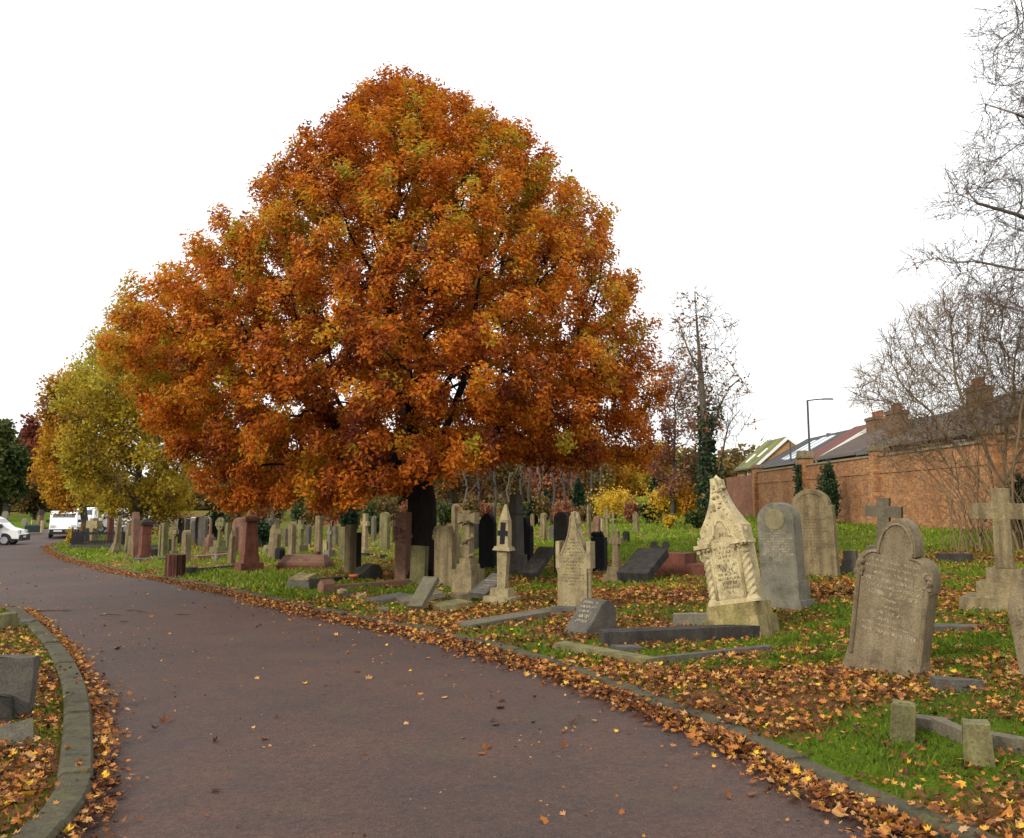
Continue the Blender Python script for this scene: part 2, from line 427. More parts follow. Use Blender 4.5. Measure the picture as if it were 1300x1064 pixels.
# ---------------------------------------------------------------- gravestones
YAW = -42                                # the graves stand in one grid: their fronts face the light
def ogee(w, h, z0, tip, n=8):            # right half from (w/2,z0) up to the tip, hollow sided
    P = []
    for i in range(n + 1):
        t = i / n; P.append((tip + (w / 2 - tip) * (1 - t) ** 1.9, z0 + (h - z0) * t))
    return P
def mir(Rh):                             # outline from its right half, bottom to top
    L = [(-x, z) for x, z in Rh[::-1]]
    if abs(Rh[-1][0]) < 1e-6: L = L[1:]
    return Rh + L
def outline(shape, w, h):
    a = w / 2
    if shape == 'flat': return mir([(a, 0), (a, h)])
    if shape == 'round': return mir([(a, 0)] + arc(0, h - a * .95, a, a * .95, 0, 90, 9))
    if shape == 'segment': return mir([(a, 0)] + arc(0, h - a * .5, a, a * .5, 0, 90, 8))
    if shape == 'shoulder': return mir([(a, 0), (a, h - a * .75), (a * .86, h - a * .72)] + arc(0, h - a * .72, a * .86, a * .72, 0, 90, 8))
    if shape == 'gothic':
        z0 = h - a * 1.5; P = [(a, 0)]
        for i in range(9):
            t = R(i * 60 / 8); P.append((-a + 2 * a * math.cos(t), z0 + 1.732 * a * math.sin(t) / math.sin(R(60)) * (1.5 / 1.732)))
        P[-1] = (0, h); return mir(P)
    if shape == 'gable': return mir([(a, 0), (a, h - a * 1.1), (0, h)])
    if shape == 'clip': return mir([(a, 0), (a, h - a * .7), (a * .45, h), ])
    if shape == 'ogee': return mir([(a, 0)] + ogee(w, h, h * .6, w * .06))
    if shape == 'spire': return mir([(a, 0), (a * .62, h * .86), (0, h)])
    if shape == 'trefoil':
        P = [(a * 1.17, 0), (a * 1.10, h * .10), (a * .97, h * .2), (a * 1.0, h * .60), (a * 1.05, h * .61), (a * 1.05, h * .66)]
        P += arc(a * .58, h * .69, a * .45, h * .10, 5, 105, 7)
        P += arc(0, h * .80, a * .53, h * .20, 0, 90, 9)
        return mir(P)
    if shape == 'scroll': return mir([(a, 0), (a, h * .68)] + arc(a * .72, h * .74, a * .3, h * .09, 0, 150, 6) + arc(0, h * .8, a * .5, h * .2, 0, 90, 6))
    if shape == 'broken': return [(a, 0), (a * .95, h * .74), (a * .4, h * .86), (a * .1, h), (-a * .6, h * .93), (-a, h * .8), (-a, 0)]
    raise ValueError(shape)

def glyph_rows(bm, w, ztop, zbot, rows, y, ch=.028, fill=.85):
    for r in range(rows):
        z = ztop - (ztop - zbot) * (r + .5) / rows; L = w * fill * random.choice((.3, .6, .8, 1, .9)); x = -L / 2
        hh = ch * random.choice((.7, .8, 1.15))
        while x < L / 2:
            cw = hh * random.uniform(.5, .85)
            if random.random() > .14:
                ss = [(0, 0, 0, 1), (1, 0, 1, 1), (0, 0, 1, 0), (0, 1, 1, 1), (0, .5, 1, .5), (0, 0, 1, 1), (0, 1, 1, 0)]
                for (x0, z0, x1, z1) in random.sample(ss, random.choice((2, 3))):
                    d = Vector((cw * (x1 - x0) * .8, 0, hh * (z1 - z0))); n_ = Vector((-d.z, 0, d.x)).normalized() * hh * .075
                    p = Vector((x + cw * x0 * .8, y, z - hh / 2 + hh * z0))
                    try: bm.faces.new([bm.verts.new(q) for q in (p - n_, p + d - n_, p + d + n_, p + n_)])
                    except ValueError: pass
            x += cw * 1.15

def text_ob(s, size, loc, mat, parent, name='lettering'):
    cu = bpy.data.curves.new('t', 'FONT'); cu.body = s; cu.size = size; cu.align_x = 'CENTER'; cu.extrude = .001
    tmp = bpy.data.objects.new('t', cu); me = bpy.data.meshes.new_from_object(tmp)
    bpy.data.objects.remove(tmp); bpy.data.curves.remove(cu)
    me.transform(Matrix.Translation(loc) @ Matrix.Rotation(R(90), 4, 'X')); me.materials.append(mat); me.name = name
    return link(bpy.data.objects.new(name, me), parent)

def place(px, py, top=None, yaw=YAW):
    P = at(px, py); P[2] = tz1(P[0], P[1]); s = dist_px(P)
    h = None
    if top is not None: h = onY(px, top, P[1])[2] - P[2]
    rel = yaw + math.degrees(math.atan2(P[0], P[1]))
    return P, s, h, rel

def width(wpx, s, rel, t):
    c = max(.35, abs(math.cos(R(rel)))); return max(.16, (wpx * s - t * abs(math.sin(R(rel)))) / c)

GRP = 'gravestones standing in the cemetery'
SINK = .10
def jitter(o_bm, amt):
    for v in o_bm.verts:
        v.co += Vector((random.uniform(-amt, amt), random.uniform(-amt, amt), random.uniform(-amt, amt)))

def slab(shape, px, py, top, wpx, mat, label, yaw=YAW, lean=0, back=0, t=.13, base=None, basemat=None, rows=0, letter_tone='ink', panel=0, group=GRP, extra=None, name='gravestone', cat='gravestone', w=None, bev=.012):
    P, s, h, rel = place(px, py, top, yaw)
    w = w or width(wpx, s, rel, t)
    rot = (R(-back), R(lean), R(yaw)); m = M[mat]
    small = base is None and rows == 0 and extra is None
    z0 = 0
    if small:
        bm = bmesh.new(); prism(bm, [(x, z - SINK) for x, z in outline(shape, w, h + SINK)], -t / 2, t / 2, min(bev, w * .05), panel * w)
        o = ob_bm(name, bm, m); o.location = P; o.rotation_euler = rot
        return tag(o, label, cat, group)
    e = empty(name, P, rot, label, cat, group)
    if base:
        bm = bmesh.new(); z = -SINK
        for i, (bw, bd, bh) in enumerate(base):
            hh = bh + (SINK if i == 0 else 0); box(bm, (0, 0, z), (w * bw, t * bd, hh), .012, .985); z += hh
        ob_bm('plinth', bm, M[basemat] if basemat else m, e); z0 = z
    bm = bmesh.new(); lo = z0 - .01 if base else -SINK
    prism(bm, [(x, z + lo) for x, z in outline(shape, w, h - lo)], -t / 2, t / 2, min(bev, w * .05), panel * w)
    ob_bm('slab', bm, m, e)
    if rows:
        bm = bmesh.new(); fy = -t / 2 + (.012 if panel else 0) - .0025
        glyph_rows(bm, w * (1 - 2.6 * panel), h * .74, z0 + (h - z0) * .25, rows, fy, min(.026, (h * .5) / rows * .55))
        if len(bm.faces): ob_bm('inscription', bm, M[letter_tone], e)
        else: bm.free()
    if extra: extra(e, w, h, t, z0)
    return e

def cross_outline(w, h, a, arm_z, foot=None, flare=0):
    f = foot or a
    R_ = [(f / 2, 0), (a / 2, arm_z - a / 2), (w / 2, arm_z - a / 2 - flare), (w / 2, arm_z + a / 2 + flare), (a / 2, arm_z + a / 2), (a / 2 + flare, h)]
    return mir(R_)

def cross(px, py, top, wpx, mat, label, yaw=YAW, lean=0, back=0, arm=.22, steps=((3.0, .14), (2.2, .12)), celtic=False, armz=.72, t=None, flare=0, group=GRP, a_px=None, thin=1.0, foot=1.18, cat='gravestone', name='stone_cross', vine=False):
    P, s, h, rel = place(px, py, top, yaw)
    w = width(wpx, s, rel, .1); a = (a_px * s if a_px else w * arm * 1.15); t = t or a * .8
    e = empty(name, P, (R(-back), R(lean), R(yaw)), label, cat, group); z = 0
    if steps:
        bm = bmesh.new(); z = -SINK
        for i, (k, hh) in enumerate(steps):
            H_ = hh + (SINK if i == 0 else 0); box(bm, (0, 0, z), (a * k, max(t, a) * k * .85, H_), .012, .97); z += H_
        ob_bm('plinth', bm, M[mat], e)
    else: z = -SINK
    hc = h - z; az = hc * armz
    bm = bmesh.new()
    prism(bm, [(x, q + z) for x, q in cross_outline(w, hc, a, az, a * foot, flare)], -t / 2, t / 2, min(.01, a * .1))
    ob_bm('cross', bm, M[mat], e)
    if celtic:
        bm = bmesh.new(); ro, ri = w * .43, w * .31; n = 28
        vs = [[bm.verts.new((r_ * math.cos(2 * math.pi * i / n), y_, z + az + r_ * math.sin(2 * math.pi * i / n))) for i in range(n)] for r_, y_ in ((ro, -t * .36), (ro, t * .36), (ri, t * .36), (ri, -t * .36))]
        for q in range(4):
            A_, B_ = vs[q], vs[(q + 1) % 4]
            for i in range(n): bm.faces.new((A_[i], A_[(i + 1) % n], B_[(i + 1) % n], B_[i]))
        ob_bm('ring', bm, M[mat], e)
    if vine:
        bm = bmesh.new(); pts = [(a * .75 * math.cos(k * .8), a * .75 * math.sin(k * .8) - .02, z + .05 + k * hc * .8 / 16) for k in range(17)]
        tube(bm, pts, a * .13, 5)
        for k in range(0, 17, 2): blob(bm, (pts[k][0], pts[k][1] - .02, pts[k][2]), a * .3, 1, .3)
        ob_bm('carved_vine', bm, M[mat], e)
    return e

def monument(px, py, top, wpx, mat, label, yaw=YAW, lean=0, prof=None, capmat=None, group=GRP, name='pedestal_monument', cat='monument', back=0):
    """prof: list of (part, z0, z1, width0, width1) with z and widths relative to height / base width"""
    P, s, h, rel = place(px, py, top, yaw)
    c = abs(math.cos(R(rel))) + abs(math.sin(R(rel))); w = wpx * s / c
    e = empty(name, P, (R(-back), R(lean), R(yaw)), label, cat, group)
    for part, z0, z1, w0, w1 in prof:
        bm = bmesh.new(); zz = z0 * h - (SINK if z0 == 0 else 0)
        box(bm, (0, 0, zz), (w * w0, w * w0, z1 * h - zz), .014, w1 / w0)
        ob_bm(part, bm, M[capmat] if (capmat and part == 'cap') else M[mat], e)
    return e, w, h

def block(px, py, wpx, hpx, mat, label, yaw=YAW, d=.3, lean=0, back=0, name='stone_block', cat='stone block', top=.96, group=None, bev=.02, jit=.012, w=None, dz=0):
    P, s, h, rel = place(px, py, py - hpx, yaw); w = w or width(wpx, s, rel, d)
    bm = bmesh.new(); v = box(bm, (0, 0, -.08), (w, d, h + .08), bev, top); jitter(bm, jit)
    o = ob_bm(name, bm, M[mat]); o.location = P + np.array([0, 0, dz]); o.rotation_euler = (R(-back), R(lean), R(yaw))
    return tag(o, label, cat, group)

def lying(px, py, L, W, T, mat, label, yaw=0, lift=0, roll=0, shape='flat', name='fallen_slab', cat='fallen gravestone', group=None, rows=0, dz=0, jit=.006):
    """a slab lying on the ground: its foot at the pixel, its length away from the viewer along yaw; lift = degrees the head rises"""
    P = at(px, py); P[2] = tz1(P[0], P[1])
    bm = bmesh.new(); prism(bm, outline(shape, W, L), -T / 2, T / 2, .012)
    jitter(bm, jit)
    Mx = Matrix.Rotation(R(-90), 4, 'X')         # upright -> lying on its back, head towards +y
    bmesh.ops.transform(bm, matrix=Mx, verts=bm.verts[:])
    o = ob_bm(name, bm, M[mat]); o.location = P + np.array([0, 0, T * .35 + dz]); o.rotation_euler = Euler((R(lift), R(roll), R(yaw)), 'XYZ')
    if rows:
        b2 = bmesh.new(); glyph_rows(b2, W, L * .8, L * .2, rows, -T / 2 - .003, .03)
        bmesh.ops.transform(b2, matrix=Mx, verts=b2.verts[:]); ob_bm('inscription', b2, M['chalk'], o)
    return tag(o, label, cat, group)

def kerbset(pts, w, h, mat, label, name='grave_kerb', cat='grave kerb', closed=False):
    """low stone border through ground pixels"""
    Q = [at(px, py)[:2] for px, py in pts]
    if closed: Q.append(Q[0])
    bm = bmesh.new(); o0 = Q[0]
    for a, b in zip(Q, Q[1:]):
        d = b - a; L = float(np.hypot(*d)); ang = math.atan2(d[1], d[0]); c = (a + b) / 2
        za, zb = tz1(*a), tz1(*b); sl = math.atan2(zb - za, L)
        box(bm, (0, 0, -.12), (L + w * .96, w, h + .12), .012, 1, Matrix.Translation((c[0] - o0[0], c[1] - o0[1], (za + zb) / 2 - tz1(*o0))) @ Matrix.Rotation(ang, 4, 'Z') @ Matrix.Rotation(-sl, 4, 'Y') @ Matrix.Scale(random.uniform(.985, 1.0), 4, (0, 0, 1)))
    jitter(bm, .006)
    o = ob_bm(name, bm, M[mat]); o.location = (o0[0], o0[1], tz1(*o0)); return tag(o, label, cat)
# ---------------------------------------------------------------- the stones one by one, near ones first
# the big leaning brown stone
def f_extra(e, w, h, t, z0):
    for sx in (-1, 1):                    # carved capitals on both corners and slim shafts under them
        x = sx * w * .46; bm = bmesh.new()
        box(bm, (x, -t * .5, h * .60), (w * .12, t * .28, h * .028), .006)
        tube(bm, [(x, -t * .52, h * .08), (x, -t * .52, h * .60)], .022, 8)
        for k in range(6): blob(bm, (x + random.uniform(-.03, .03), -t * .58, h * (.635 + .011 * k)), .026, 1, .3)
        ob_bm('corner_shaft', bm, M['tan'], e)
    bm = bmesh.new()                      # moulding that follows the three arches
    o_ = [(x * .86, -t * .5 - .004, z * .955 + .02) for x, z in outline('trefoil', w, h)]
    tube(bm, o_[5:-5], .011, 6); ob_bm('moulding', bm, M['tan'], e, True)
    text_ob('OF', .05, (0, -t * .5 - .003, h * .71), M['chalk'], e)
slab('trefoil', 1126, 857, 655, 100, 'tan', 'big brown headstone with three rounded lobes, leaning to the right among leaves', yaw=-46, lean=10.5, back=-3, t=.17, rows=12, letter_tone='chalk', extra=f_extra, w=.63)  # pale letters paint the glints on its cut inscription

# the ornate cream stone
def e1_extra(e, w, h, t, z0):
    H = h - z0
    bm = bmesh.new()
    for sx in (-1, 1):                    # twisted columns on the corners
        x = sx * w * .44
        lathe(bm, [(.05, z0 + i * H * .38 / 40) for i in range(41)], (x, -t * .38, 0), 18, None, 26, 3, .22)
        ob_bm('twisted_column', bm, M['cream'], e, True); bm = bmesh.new()
    bm.free()
    for sx in (-1, 1):
        x = sx * w * .44; z = z0 + H * .38; bm = bmesh.new()
        lathe(bm, [(.062, z), (.07, z + .02), (.06, z + .035), (.075, z + .07), (.10, z + .10)], (x, -t * .38, 0), 14)
        box(bm, (x, -t * .36, z + .10), (.18, t * 1.1, .045), .008)
        for k in range(14): blob(bm, (x + random.uniform(-.1, .1), -t * .38 - .075 + random.uniform(-.03, .03), z + random.uniform(.06, .12)), .024, 1, .4)
        ob_bm('capital', bm, M['cream'], e); bm = bmesh.new()
        lathe(bm, [(.085, z0), (.085, z0 + .03), (.065, z0 + .06), (.055, z0 + .075)], (x, -t * .38, 0), 14)
        ob_bm('column_base', bm, M['cream'], e)
    bm = bmesh.new()
    ol = [(0, h)] + [(-x, z) for x, z in ogee(w, h, z0 + H * .56, w * .07)][::-1]
    for sx in (-1, 1):                    # leafy crockets up the gable
        for i in range(9):
            t_ = i / 9; x = (w * .07 + (w / 2 - w * .07) * (1 - t_) ** 1.9) * sx; z = z0 + H * .56 + H * .44 * t_
            blob(bm, (x, -t * .2, z), .026, 1, .35); blob(bm, (x - sx * .03, -t * .48, z - .02), .017, 1, .35)
    for k in range(10): blob(bm, (random.uniform(-.06, .06), -t * .53, z0 + H * random.uniform(.74, .92)), .022, 1, .4)
    ob_bm('crockets', bm, M['cream'], e); bm = bmesh.new()
    lathe(bm, [(.10, h - .13), (.085, h - .10), (.06, h - .04), (.07, h - .02), (.03, h + .02), (.004, h + .05)], (0, 0, 0), 12)
    ob_bm('finial', bm, M['cream'], e, True)
    bm = bmesh.new(); a = w * .33; zb = z0 + .06; zt = z0 + H * .44
    arch = [(-a, zb), (-a, zt)] + arc(-a * .62, zt, a * .38, .13, 180, 75, 6) + arc(0, zt + .12, a * .55, .19, 170, 10, 10) + arc(a * .62, zt, a * .38, .13, 105, 0, 6) + [(a, zb)]
    tube(bm, [(x, -t / 2 - .004, z) for x, z in arch], .02, 6); ob_bm('arch_moulding', bm, M['cream'], e, True)
    bm = bmesh.new(); prism(bm, [(x * .93, z) for x, z in arch[::-1]], -t / 2 - .006, -t / 2 + .03, .002); ob_bm('inscription_panel', bm, M['cream'], e)
    bm = bmesh.new(); glyph_rows(bm, a * 1.75, zt + .02, zb + .05, 11, -t / 2 - .009, .034); ob_bm('inscription', bm, M['ink'], e)
    text_ob('IN', .06, (0, -t / 2 - .009, zt + .12), M['ink'], e)
    bm = bmesh.new()                      # scroll bracket on the left side
    for k in range(3): tube(bm, [(-w * .5 - .05 - .02 * math.sin(a_), -t * .2, z0 + H * (.40 + .055 * k) + .05 * math.cos(a_)) for a_ in np.linspace(0, 5.5, 12)], .02, 6)
    ob_bm('scroll_bracket', bm, M['cream'], e)
M['mossycream'] = stone('mossy_cream_stone', (.33, .26, .11), (.12, .09, .035), (.20, .20, .035), .8, .8)
slab('ogee', 944, 806, 604, 80, 'cream', 'ornate cream headstone with leafy pointed gable and twisted column, tilting to the left', yaw=-40, lean=-10.5, back=3, t=.24,
     base=((1.22, 2.1, .2), (1.1, 1.8, .15)), basemat='mossycream', extra=e1_extra, w=.54)

M['roundel'] = stone('lichened_granite', (.24, .20, .105), (.13, .105, .06), (.24, .2, .08), .3, .3, 70)
def e2_extra(e, w, h, t, z0):
    bm = bmesh.new(); lathe(bm, [(.15, 0), (.15, .006), (.13, .012), (.05, .014)], (0, 0, 0), 24)
    bmesh.ops.transform(bm, matrix=Matrix.Translation((0, -t / 2 - .001, h - .24)) @ Matrix.Rotation(R(90), 4, 'X'), verts=bm.verts[:])
    ob_bm('carved_roundel', bm, M['roundel'], e)
slab('round', 997, 769, 638, 54, 'grey', 'speckled grey granite headstone with round top and carved roundel, beside the ornate cream one', yaw=-44, lean=-2.5, t=.24,
     base=((1.25, 1.75, .09), (1.1, 1.4, .26)), rows=12, letter_tone='chalk', extra=e2_extra, w=.56)
slab('shoulder', 1037, 732, 621, 48, 'sand', 'tall tan headstone with shouldered round top in front of the brick wall', yaw=-40, lean=-2, t=.15, rows=14, letter_tone='ink', panel=.08, w=.85)
cross(1122, 704, 632, 44, 'rubble', 'weathered stone cross half hidden behind the big leaning brown headstone', yaw=-35, lean=3, steps=((2.6, .2),), arm=.28)
monument(1081, 728, 699, 28, 'slate', 'low stepped grey plinth of a lost monument on the lawn', prof=[('base', 0, .34, 1, 1), ('step', .34, .62, .84, .8), ('step', .62, 1, .66, .6)], yaw=-30, name='stepped_plinth', cat='plinth')
# the plain latin cross at the right
cross(1279, 775, 620, 72, 'sand', 'tall plain stone cross on two broad steps near the right edge', yaw=-34, arm=.29, a_px=20.5, steps=((4.9, .15), (3.1, .19), (2.0, .17)), armz=.71, lean=.5, foot=1.05)
slab('round', 1362, 868, 722, 50, 'tan', 'pale brown headstone cut off by the right edge of the view, leaning left', yaw=-48, lean=-7, t=.16, w=.7, rows=8)
block(1216, 879, 64, 17, 'slate', 'grey granite marker block lying flat in the leaves before the big brown headstone', yaw=-8, d=.16, name='grave_marker', cat='grave marker')
block(1212, 802, 76, 8, 'slate', 'low dark kerb bar half buried behind the big leaning headstone', yaw=5, d=.2, name='grave_kerb', cat='grave kerb')
block(1212, 713, 44, 10, 'dark', 'low dark flat stone on the lawn left of the tall plain cross', yaw=-12, d=.5, name='flat_stone', cat='stone')
block(1173, 665, 9, 9, 'pale', 'small white stone leaning at the foot of the brick wall', yaw=-20, d=.12, name='small_stone', cat='stone')
# two kerb posts and their rail
for px, py, top, lab in ((1146, 938, 892, 'short square kerb post with worn top, farther of the pair by the leaves'), (1243, 970, 916, 'short square kerb post with dark hole in its top, nearest the road')):
    P, s, h, rel = place(px, py, top, -20); bm = bmesh.new()
    box(bm, (0, 0, -.1), (.155, .17, h + .1), .022, .88); bmesh.ops.subdivide_edges(bm, edges=bm.edges[:], cuts=2); jitter(bm, .006)
    bx = box(bm, (0, 0, h - .002), (.06, .05, .008), .004)
    o = tag(ob_bm('kerb_post', bm, M['moss']), lab, 'kerb post', 'kerb posts of a grave border'); o.location = P; o.rotation_euler = (0, R(random.uniform(-5, 5)), R(-24))
kerbset([(1160, 926), (1192, 930), (1228, 944)], .09, .075, 'rubble', 'low stone rail between the two short kerb posts', 'kerb_rail', 'kerb rail')
kerbset([(1258, 950), (1330, 960)], .09, .085, 'rubble', 'low stone rail running from the nearest kerb post to the right edge', 'kerb_rail', 'kerb rail')
# kerbs around the ornate grave
kerbset([(778, 821), (946, 811)], .24, .15, 'dark', 'thick sooty ledger stone lying in front of the ornate cream headstone', 'ledger_stone', 'ledger stone')
block(797, 829, 42, 9, 'slate', 'short grey block under the near end of the thick sooty ledger', yaw=12, d=.22)
kerbset([(716, 826), (822, 845)], .15, .075, 'moss', 'pale low kerb running back from the road towards a corner block', 'grave_kerb')
kerbset([(828, 842), (972, 830)], .11, .06, 'slate', 'dark low kerb parallel to the thick sooty ledger')
block(884, 795, 60, 16, 'grey', 'grey granite footstone left of the ornate cream headstone', yaw=-14, d=.16, name='footstone', cat='footstone')

# pale pointed stone with shoulders
def d22_extra(e, w, h, t, z0):
    for sx in (-1, 1):
        bm = bmesh.new(); box(bm, (sx * w * .56, 0, h * .43), (w * .14, t * .96, h * .27), .008); ob_bm('shoulder_block', bm, M['pale'], e)
        bm = bmesh.new(); lathe(bm, [(.04, .04), (.028, .1), (.026, h * .37), (.038, h * .40), (.045, h * .43)], (sx * w * .55, -t * .2, 0), 10)
        ob_bm('colonnette', bm, M['pale'], e, True)
    bm = bmesh.new(); tube(bm, [(x * .84, -t / 2 - .002, z * .95) for x, z in ogee(w, h, h * .6, w * .1)], .012, 5); tube(bm, [(-x * .84, -t / 2 - .002, z * .95) for x, z in ogee(w, h, h * .6, w * .1)], .012, 5)
    lathe(bm, [(.06, h - .24), (.09, h - .16), (.075, h - .06), (.02, h + .01)], (0, 0, 0), 10); ob_bm('finial', bm, M['pale'], e)
slab('ogee', 731, 776, 650, 36, 'pale', 'pale pointed headstone with square shoulders and small columns, behind the dark wedge stone', yaw=-26, t=.2, rows=15, extra=d22_extra, lean=0, w=.42)
# wedge with lettering
def wedge(px, py, wpx, hpx, mat, label, yaw=YAW, letters=True, dark=None):
    P, s, h, rel = place(px, py, py - hpx, yaw); h *= 1.0; w = wpx * s * .62; d = w * 1.25
    e = empty('wedge_gravestone', P, (0, 0, R(yaw)), label, 'gravestone')
    prof = [(-d * .55, -SINK), (d * .5, -SINK), (d * .5, h * .4)] + arc(d * .22, h * .55, d * .28, h * .45, -10, 100, 8) + [(d * .02, h * .88), (-d * .3, h * .42), (-d * .55, h * .10)]
    bm = bmesh.new(); prism(bm, prof, -w / 2, w / 2, .012)
    bmesh.ops.transform(bm, matrix=Matrix.Rotation(R(90), 4, 'Z'), verts=bm.verts[:]); jitter(bm, .004)
    ob_bm('stone', bm, M[mat], e)
    if letters:  # pale worn letters
        bm = bmesh.new(); glyph_rows(bm, w * .8, .16, -.16, 5, 0, .04)
        a = math.atan2(h * .46, d * .32)
        bmesh.ops.transform(bm, matrix=Matrix.Translation((0, -d * .14 - .012, h * .65 + .012)) @ Matrix.Rotation(-(math.pi / 2 - a), 4, 'X'), verts=bm.verts[:])
        ob_bm('inscription', bm, M['chalk'], e)
    return e
wedge(750, 803, 66, 42, 'slate', 'dark wedge shaped stone with white lettering on its slope, before the pale pointed headstone', yaw=-54)
wedge(464, 736, 44, 20, 'dark', 'small black round backed stone behind the long pink kerb', letters=False, yaw=-60)
kerbset([(600, 796), (712, 779)], .3, .07, 'rubble', 'long grey ledger stone lying in the grass left of the wedge stone', 'ledger_stone', 'ledger stone')
block(716, 782, 32, 11, 'slate', 'small grey block at the foot of the pale pointed headstone', yaw=-10, d=.2)
# row around the oak
slab('flat', 531, 742, 693, 23, 'moss', 'plain flat topped mossy slab in front of the oak trunk', yaw=-30, lean=2, t=.12)
def d13_extra(e, w, h, t, z0):
    bm = bmesh.new(); 
    for k in range(5): blob(bm, (-w * .5 + random.uniform(-.03, .03), -t * .2, h * .80 + k * .045), .06, 1, .3)
    ob_bm('carved_scroll', bm, M['sand'], e)
slab('clip', 565, 745, 668, 29, 'sand', 'tall tan slab with sloping shoulders and carved scroll, right of the oak trunk', yaw=-30, t=.17, extra=d13_extra)
def d11_extra(e, w, h, t, z0):
    bm = bmesh.new(); box(bm, (0, 0, h * .62), (w * 1.15, t * 1.4, h * .06), .01); box(bm, (0, 0, h * .68), (w * .8, t * 1.1, h * .2), .01, .7); box(bm, (0, 0, h * .88), (w * 1.0, t * 1.3, h * .1), .01, .8)
    for k in range(9): blob(bm, (random.uniform(-.5, .5) * w, -t * .6, h * random.uniform(.56, .78)), .06, 1, .35)
    ob_bm('carved_top', bm, M['pink'], e)
slab('flat', 511, 737, 650, 21, 'pink', 'tall pink granite headstone with carved crown, tight against the oak trunk', yaw=-30, t=.2, rows=16, extra=d11_extra)
cross(594, 755, 648, 26, 'sand', 'stone crucifix wound with a carved vine on a square base', yaw=-30, arm=.5, a_px=9.5, steps=((3.2, .42), (2.3, .09), (1.7, .1)), armz=.84, vine=True, flare=.035, t=.16)
slab('gothic', 619, 724, 651, 23, 'black', 'blackened pointed slab on the grass behind the vine crucifix', yaw=-28, t=.15)
def d16():
    P, s, h, rel = place(637, 766, 640, -20); e = empty('pinnacle_monument', P, (0, R(2.5), R(-20)), 'slim pale pinnacle pierced by a dark cross, on a stepped base', 'monument', GRP)
    w = .30
    for part, z0, z1, w0, w1 in (('base', 0, .07, 1.6, 1.5), ('step', .07, .15, 1.05, .95), ('shaft', .15, .53, .44, .54), ('moulding', .53, .57, .95, .80), ('block', .57, .84, .62, .52), ('spire', .84, 1.0, .48, .10)):
        bm = bmesh.new(); zz = z0 * h - (SINK if z0 == 0 else 0); box(bm, (0, 0, zz), (w * w0, w * w0, z1 * h - zz), .008, w1 / w0); ob_bm(part, bm, M['pale'], e)
    bm = bmesh.new(); a = .045
    prism(bm, [(x, z) for x, z in cross_outline(.17, .22 * h, .08, .11 * h)], -.006, 0); 
    bmesh.ops.transform(bm, matrix=Matrix.Translation((0, -w * .30, h * .595)), verts=bm.verts[:]); ob_bm('cross_plaque', bm, M['black'], e)  # flat black cross paints the darkness of the cut-out
d16()
monument(655, 731, 628, 30, 'slate', 'massive grey pillar monument with moulded cap behind the slim pinnacle', prof=[('base', 0, .10, 1.25, 1.2), ('pedestal', .10, .26, 1.0, .95), ('shaft', .26, .76, .72, .62), ('moulding', .76, .80, .95, .95), ('cap', .80, 1, .62, .5)])
slab('scroll', 668, 725, 657, 19, 'black', 'black headstone with scrolled shoulders beside the massive grey pillar', yaw=-32, t=.16, base=((1.3, 1.9, .12),))
lying(672, 738, .85, .36, .12, 'dark', 'dark slab toppled against the foot of the grey pillar', yaw=-32, lift=34, dz=.06)
block(722, 737, 26, 18, 'slate', 'grey arched stub of a stone left of the pale pointed headstone', yaw=-38, d=.3, top=.6)
slab('round', 714, 730, 650, 22, 'dark', 'dark round topped headstone just behind the pale pointed one', yaw=-30, t=.15)
slab('flat', 761, 726, 682, 21, 'black', 'short black headstone with broken urn on its top', yaw=-28, t=.2, extra=lambda e, w, h, t, z0: (lambda bm: ([blob(bm, (random.uniform(-.5, .5) * w, 0, h + random.uniform(-.02, .1)), .07, 1, .35) for k in range(6)], ob_bm('broken_urn', bm, M['black'], e)))(bmesh.new()))
cross(782, 740, 674, 19, 'sand', 'leaning stone cross with tapered shaft beside the toppled dark tomb', yaw=-36, arm=.42, a_px=8, steps=((3.3, .16), (2.2, .14)), lean=1)
lying(803, 743, 1.0, .62, .16, 'dark', 'large dark coped tomb stone tilted up at one end', yaw=-34, lift=24, dz=.06, shape='flat', cat='fallen tomb')
def clover():
    P, s, h, rel = place(828, 712, 684, -15); e = empty('stone_cross', P, (R(-10), R(42), R(-15)), 'broken clover armed cross lying askew behind the tilted tomb', 'gravestone', GRP)
    bm = bmesh.new(); prism(bm, [(x, z - .1) for x, z in cross_outline(.46, .62, .12, .42)], -.06, .06, .01)
    for cx, cz in ((-.22, .32), (.22, .32), (0, .52)): prism(bm, [(cx + .10 * math.cos(k * math.pi / 6), cz + .10 * math.sin(k * math.pi / 6)) for k in range(12)], -.055 - abs(cx) * .01, .055 + abs(cx) * .01, .008)
    ob_bm('cross', bm, M['slate'], e)
clover()
def granite_step():
    P, s, h, rel = place(866, 732, 702, -36); e = empty('stepped_granite_block', P, (0, 0, R(-36)), 'toppled red granite block with a step, on the lawn', 'gravestone', GRP)
    bm = bmesh.new(); box(bm, (-.12, 0, -.08), (.62, .55, h + .08), .012); ob_bm('block', bm, M['red'], e)
    bm = bmesh.new(); box(bm, (.38, 0, -.08), (.40, .5, h * .55 + .08), .012); ob_bm('step', bm, M['red'], e)
granite_step()
